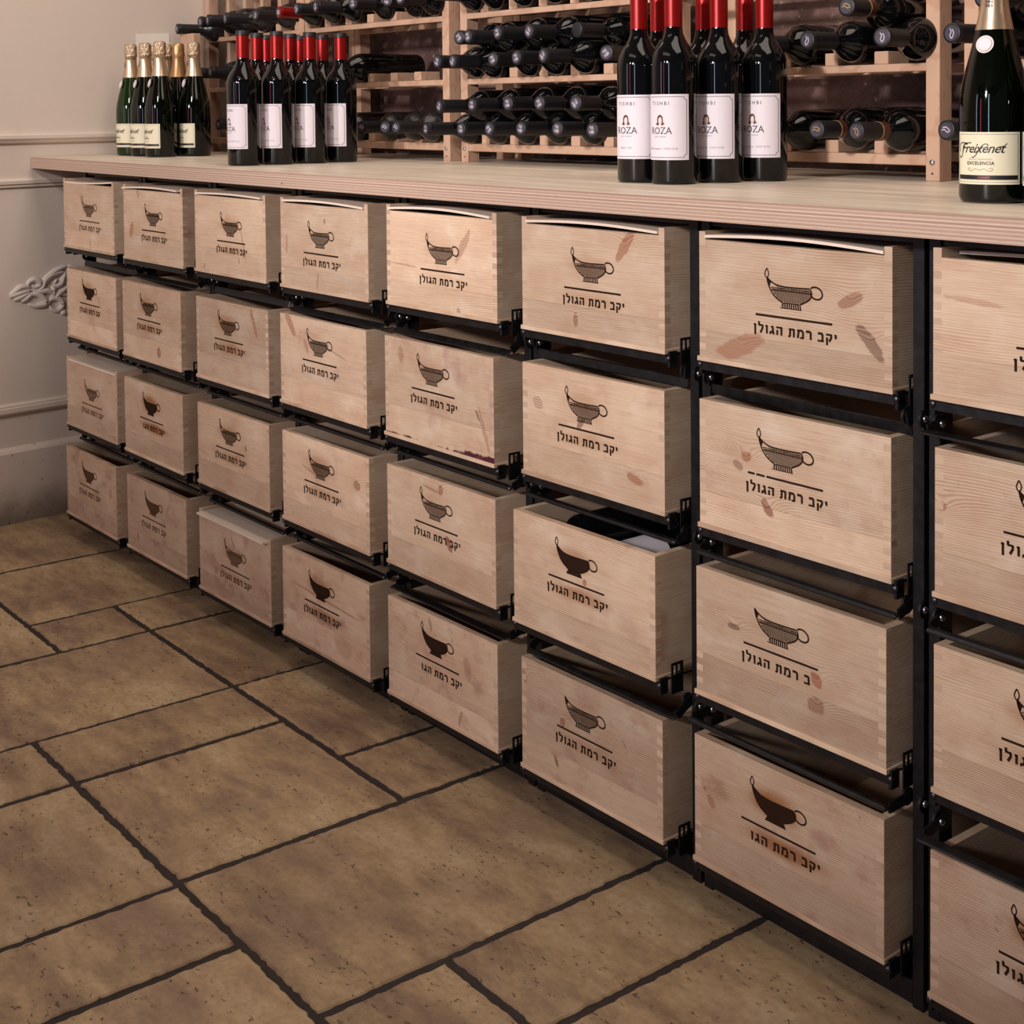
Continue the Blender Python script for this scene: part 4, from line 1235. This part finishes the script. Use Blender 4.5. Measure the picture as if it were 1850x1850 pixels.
g = flatstroke(pts, 0.0018); m.add([(v[0], v[1], 0.3007) for v in g[0]], g[1]); seal_l = m.mesh('seal_emblem', SEALW, fix=False)
seal_g = seal_l.copy(); seal_g.materials[0] = GOLDP
band = MB().lathe([(0.0153, 0.226), (0.0154, 0.248), (0.0151, 0.2482)], 24).mesh('neck_band', BROWNB)
bandg = MB().lathe([(0.0155, 0.247), (0.0155, 0.2488)], 24).mesh('neck_band_edge', GOLDP)
lbl = patch(0.0372, -1.9, 1.9, 0.05, 0.145, 26).mesh('label', PAPER, fix=False)
rb = random.Random(11)


def lying(xt, xb, z, yt=0.43, kind='t', label='', group='', L=0.300):
    t = empty('lying_wine_bottle'); yb = yt + L
    d = Vector((xt - xb, yt - yb, 0)).normalized()
    t.location = (xb, yb, z)
    q = Vector((0, 0, 1)).rotation_difference(d)
    t.rotation_mode = 'QUATERNION'
    from mathutils import Quaternion
    t.rotation_quaternion = q @ Quaternion((0, 0, 1), rb.uniform(-0.9, 0.9))
    tag(t, label, 'bottle', group)
    link_mesh('glass_body', lay_dust if kind == 'd' else lay_body, t)
    link_mesh('capsule', cap_r if kind == 'o' else cap_k, t)
    if kind == 'n': return t
    s = link_mesh('seal', seal, t)
    if kind == 't': link_mesh('seal_lettering', seal_p, s)
    if kind == 'o': link_mesh('seal_ring', seal_o, s)
    if kind in 'dl': link_mesh('seal_emblem', seal_l, s)
    if kind == 'g':
        link_mesh('seal_emblem', seal_g, s); b = link_mesh('neck_band', band, t); link_mesh('neck_band_edge', bandg, b)
    return t


ORD = ['first', 'second', 'third', 'fourth', 'fifth', 'sixth', 'seventh', 'eighth']


def layrow(rackname, where, group, rows):
    for i, a in enumerate(rows):
        xt, xb, z = a[:3]; kind = a[3] if len(a) > 3 else 't'; yt = a[4] if len(a) > 4 else 0.43
        extra = {'t': 'grey-sealed dark bottle', 'd': 'dusty black-capped bottle', 'o': 'bottle with red capsule and ringed seal', 'l': 'black-capped bottle', 'g': 'brown-banded bottle', 'n': 'plain black-necked bottle'}[kind]
        lying(xt, xb, z, yt, kind, '%s in the %s rack, %s, %s from left' % (extra, rackname, where, ORD[i]), group)


G3 = 'dark bottles lying in the third rack'
layrow('third', 'lowest shelf, under layer', G3, [(-1.677, -1.630, 1.105), (-1.534, -1.549, 1.106), (-1.430, -1.442, 1.1065), (-1.320, -1.336, 1.108), (-1.201, -1.229, 1.108), (-1.093, -1.123, 1.1065)])
layrow('third', 'lowest shelf, upper layer', G3, [(-1.6186, -1.590, 1.157), (-1.4916, -1.496, 1.159), (-1.3645, -1.389, 1.161), (-1.2579, -1.283, 1.161), (-1.1433, -1.176, 1.160)])
layrow('third', 'middle shelf, under layer', G3, [(-1.6231, -1.630, 1.258), (-1.5629, -1.549, 1.257), (-1.4156, -1.442, 1.257), (-1.3325, -1.336, 1.258), (-1.2439, -1.229, 1.259), (-1.0538, -1.116, 1.258)])
layrow('third', 'middle shelf, upper layer', G3, [(-1.5416, -1.590, 1.3095), (-1.5040, -1.496, 1.310), (-1.397, -1.389, 1.313), (-1.2897, -1.283, 1.311), (-1.165, -1.172, 1.309, 'n', 0.455)])
layrow('third', 'top shelf', G3, [(-1.628, -1.635, 1.412), (-1.549, -1.549, 1.412), (-1.442, -1.442, 1.412), (-1.336, -1.336, 1.412), (-1.229, -1.229, 1.412), (-1.123, -1.123, 1.412)])
G2 = 'dark bottles lying in the second rack'
layrow('second', 'top shelf', G2, [(-2.3541, -2.351, 1.4118, 'o'), (-2.2591, -2.2445, 1.415), (-2.1624, -2.138, 1.415), (-1.9855, -2.0315, 1.412), (-1.8406, -1.925, 1.411), (-1.775, -1.8185, 1.411)])
lying(-2.13, -2.138, 1.259, 0.43, 'n', 'single dark bottle lying on the middle shelf of the second rack', G2).name
layrow('second', 'lowest shelf', G2, [(-2.150, -2.138, 1.107, 'd'), (-1.960, -2.0315, 1.107, 'd'), (-1.855, -1.925, 1.1078, 'd'), (-1.797, -1.8185, 1.108, 'd')])
G1 = 'black-capped bottles lying in the far left rack'
layrow('far left', 'top shelf', G1, [(-2.984, -2.955, 1.3975, 'd', 0.43), (-2.826, -2.8475, 1.411, 'd'), (-2.782, -2.741, 1.414, 'd'), (-2.6692, -2.6345, 1.413, 'd'), (-2.4893, -2.528, 1.412, 'd')])
lying(-2.3779, -2.452, 1.3765 + 0.0348, 0.43, 'd', 'dusty black-capped bottle lying between the far left and second racks', G1) if False else None
layrow('far left', 'middle shelf', G1, [(-2.8305, -2.8475, 1.261, 'd'), (-2.7656, -2.741, 1.264, 'd')])
layrow('far left', 'lowest shelf', G1, [(-2.720, -2.741, 1.111, 'd'), (-2.640, -2.6345, 1.108, 'd'), (-2.535, -2.528, 1.108, 'd')])
G4 = 'bottles lying in the fourth rack'
layrow('fourth', 'middle shelf, under layer', G4, [(-0.655, -0.643, 1.260, 'n'), (-0.5433, -0.5365, 1.261, 'l'), (-0.391, -0.430, 1.260, 'l')])
layrow('fourth', 'middle shelf, upper layer', G4, [(-0.4606, -0.483, 1.3125, 'g'), ])
layrow('fourth', 'lowest shelf', G4, [(-0.655, -0.643, 1.108, 'n'), (-0.5234, -0.5365, 1.111, 'g'), (-0.4406, -0.430, 1.109, 'g')])
G5 = 'bottles lying in the far right rack'
layrow('far right', 'middle shelf', G5, [(-0.2600, -0.243, 1.260, 'l')])
layrow('far right', 'middle shelf, upper layer', G5, [(-0.205, -0.190, 1.311, 'l')])
layrow('far right', 'lowest shelf', G5, [(-0.2700, -0.243, 1.112, 'l')])

# white card on the left wall
cy0, cy1 = 0.318, 0.428
m = MB(); 
m.add([(WX(y) + 0.0005 + t, y, z) for t in (0, 0.0012) for y, z in ((cy0, 1.285), (cy1, 1.290), (cy1, 1.3865), (cy0, 1.3815))],
      [(0, 1, 2, 3), (4, 7, 6, 5), (0, 4, 5, 1), (1, 5, 6, 2), (2, 6, 7, 3), (3, 7, 4, 0)])
tag(m.obj('paper_card', CARD), 'plain white card fixed to the left wall behind the gold-foiled bottles', 'card')

# bottles lying inside two of the crates
def inside(x, y, z, mat, label, rx_=-PI / 2):
    t = empty('crate_bottle', (x, y, z)); t.rotation_euler = (rx_, 0, 0)
    tag(t, label, 'bottle', 'bottles lying inside the crates')
    link_mesh('glass_body', lay_body, t); link_mesh('capsule', cap_k, t)
    if mat is not GLASS: link_mesh('label', lbl, t, (0, 0, -0.045))
    return t


inside(-0.722, 0.070, 0.4915 - H + 0.140, GLASS, 'dark bottle whose round base shows over the front of an open crate')
inside(-0.640, 0.070, 0.4915 - H + 0.110, PAPER, 'bottle with pale label edge lying right of the round bottle base')
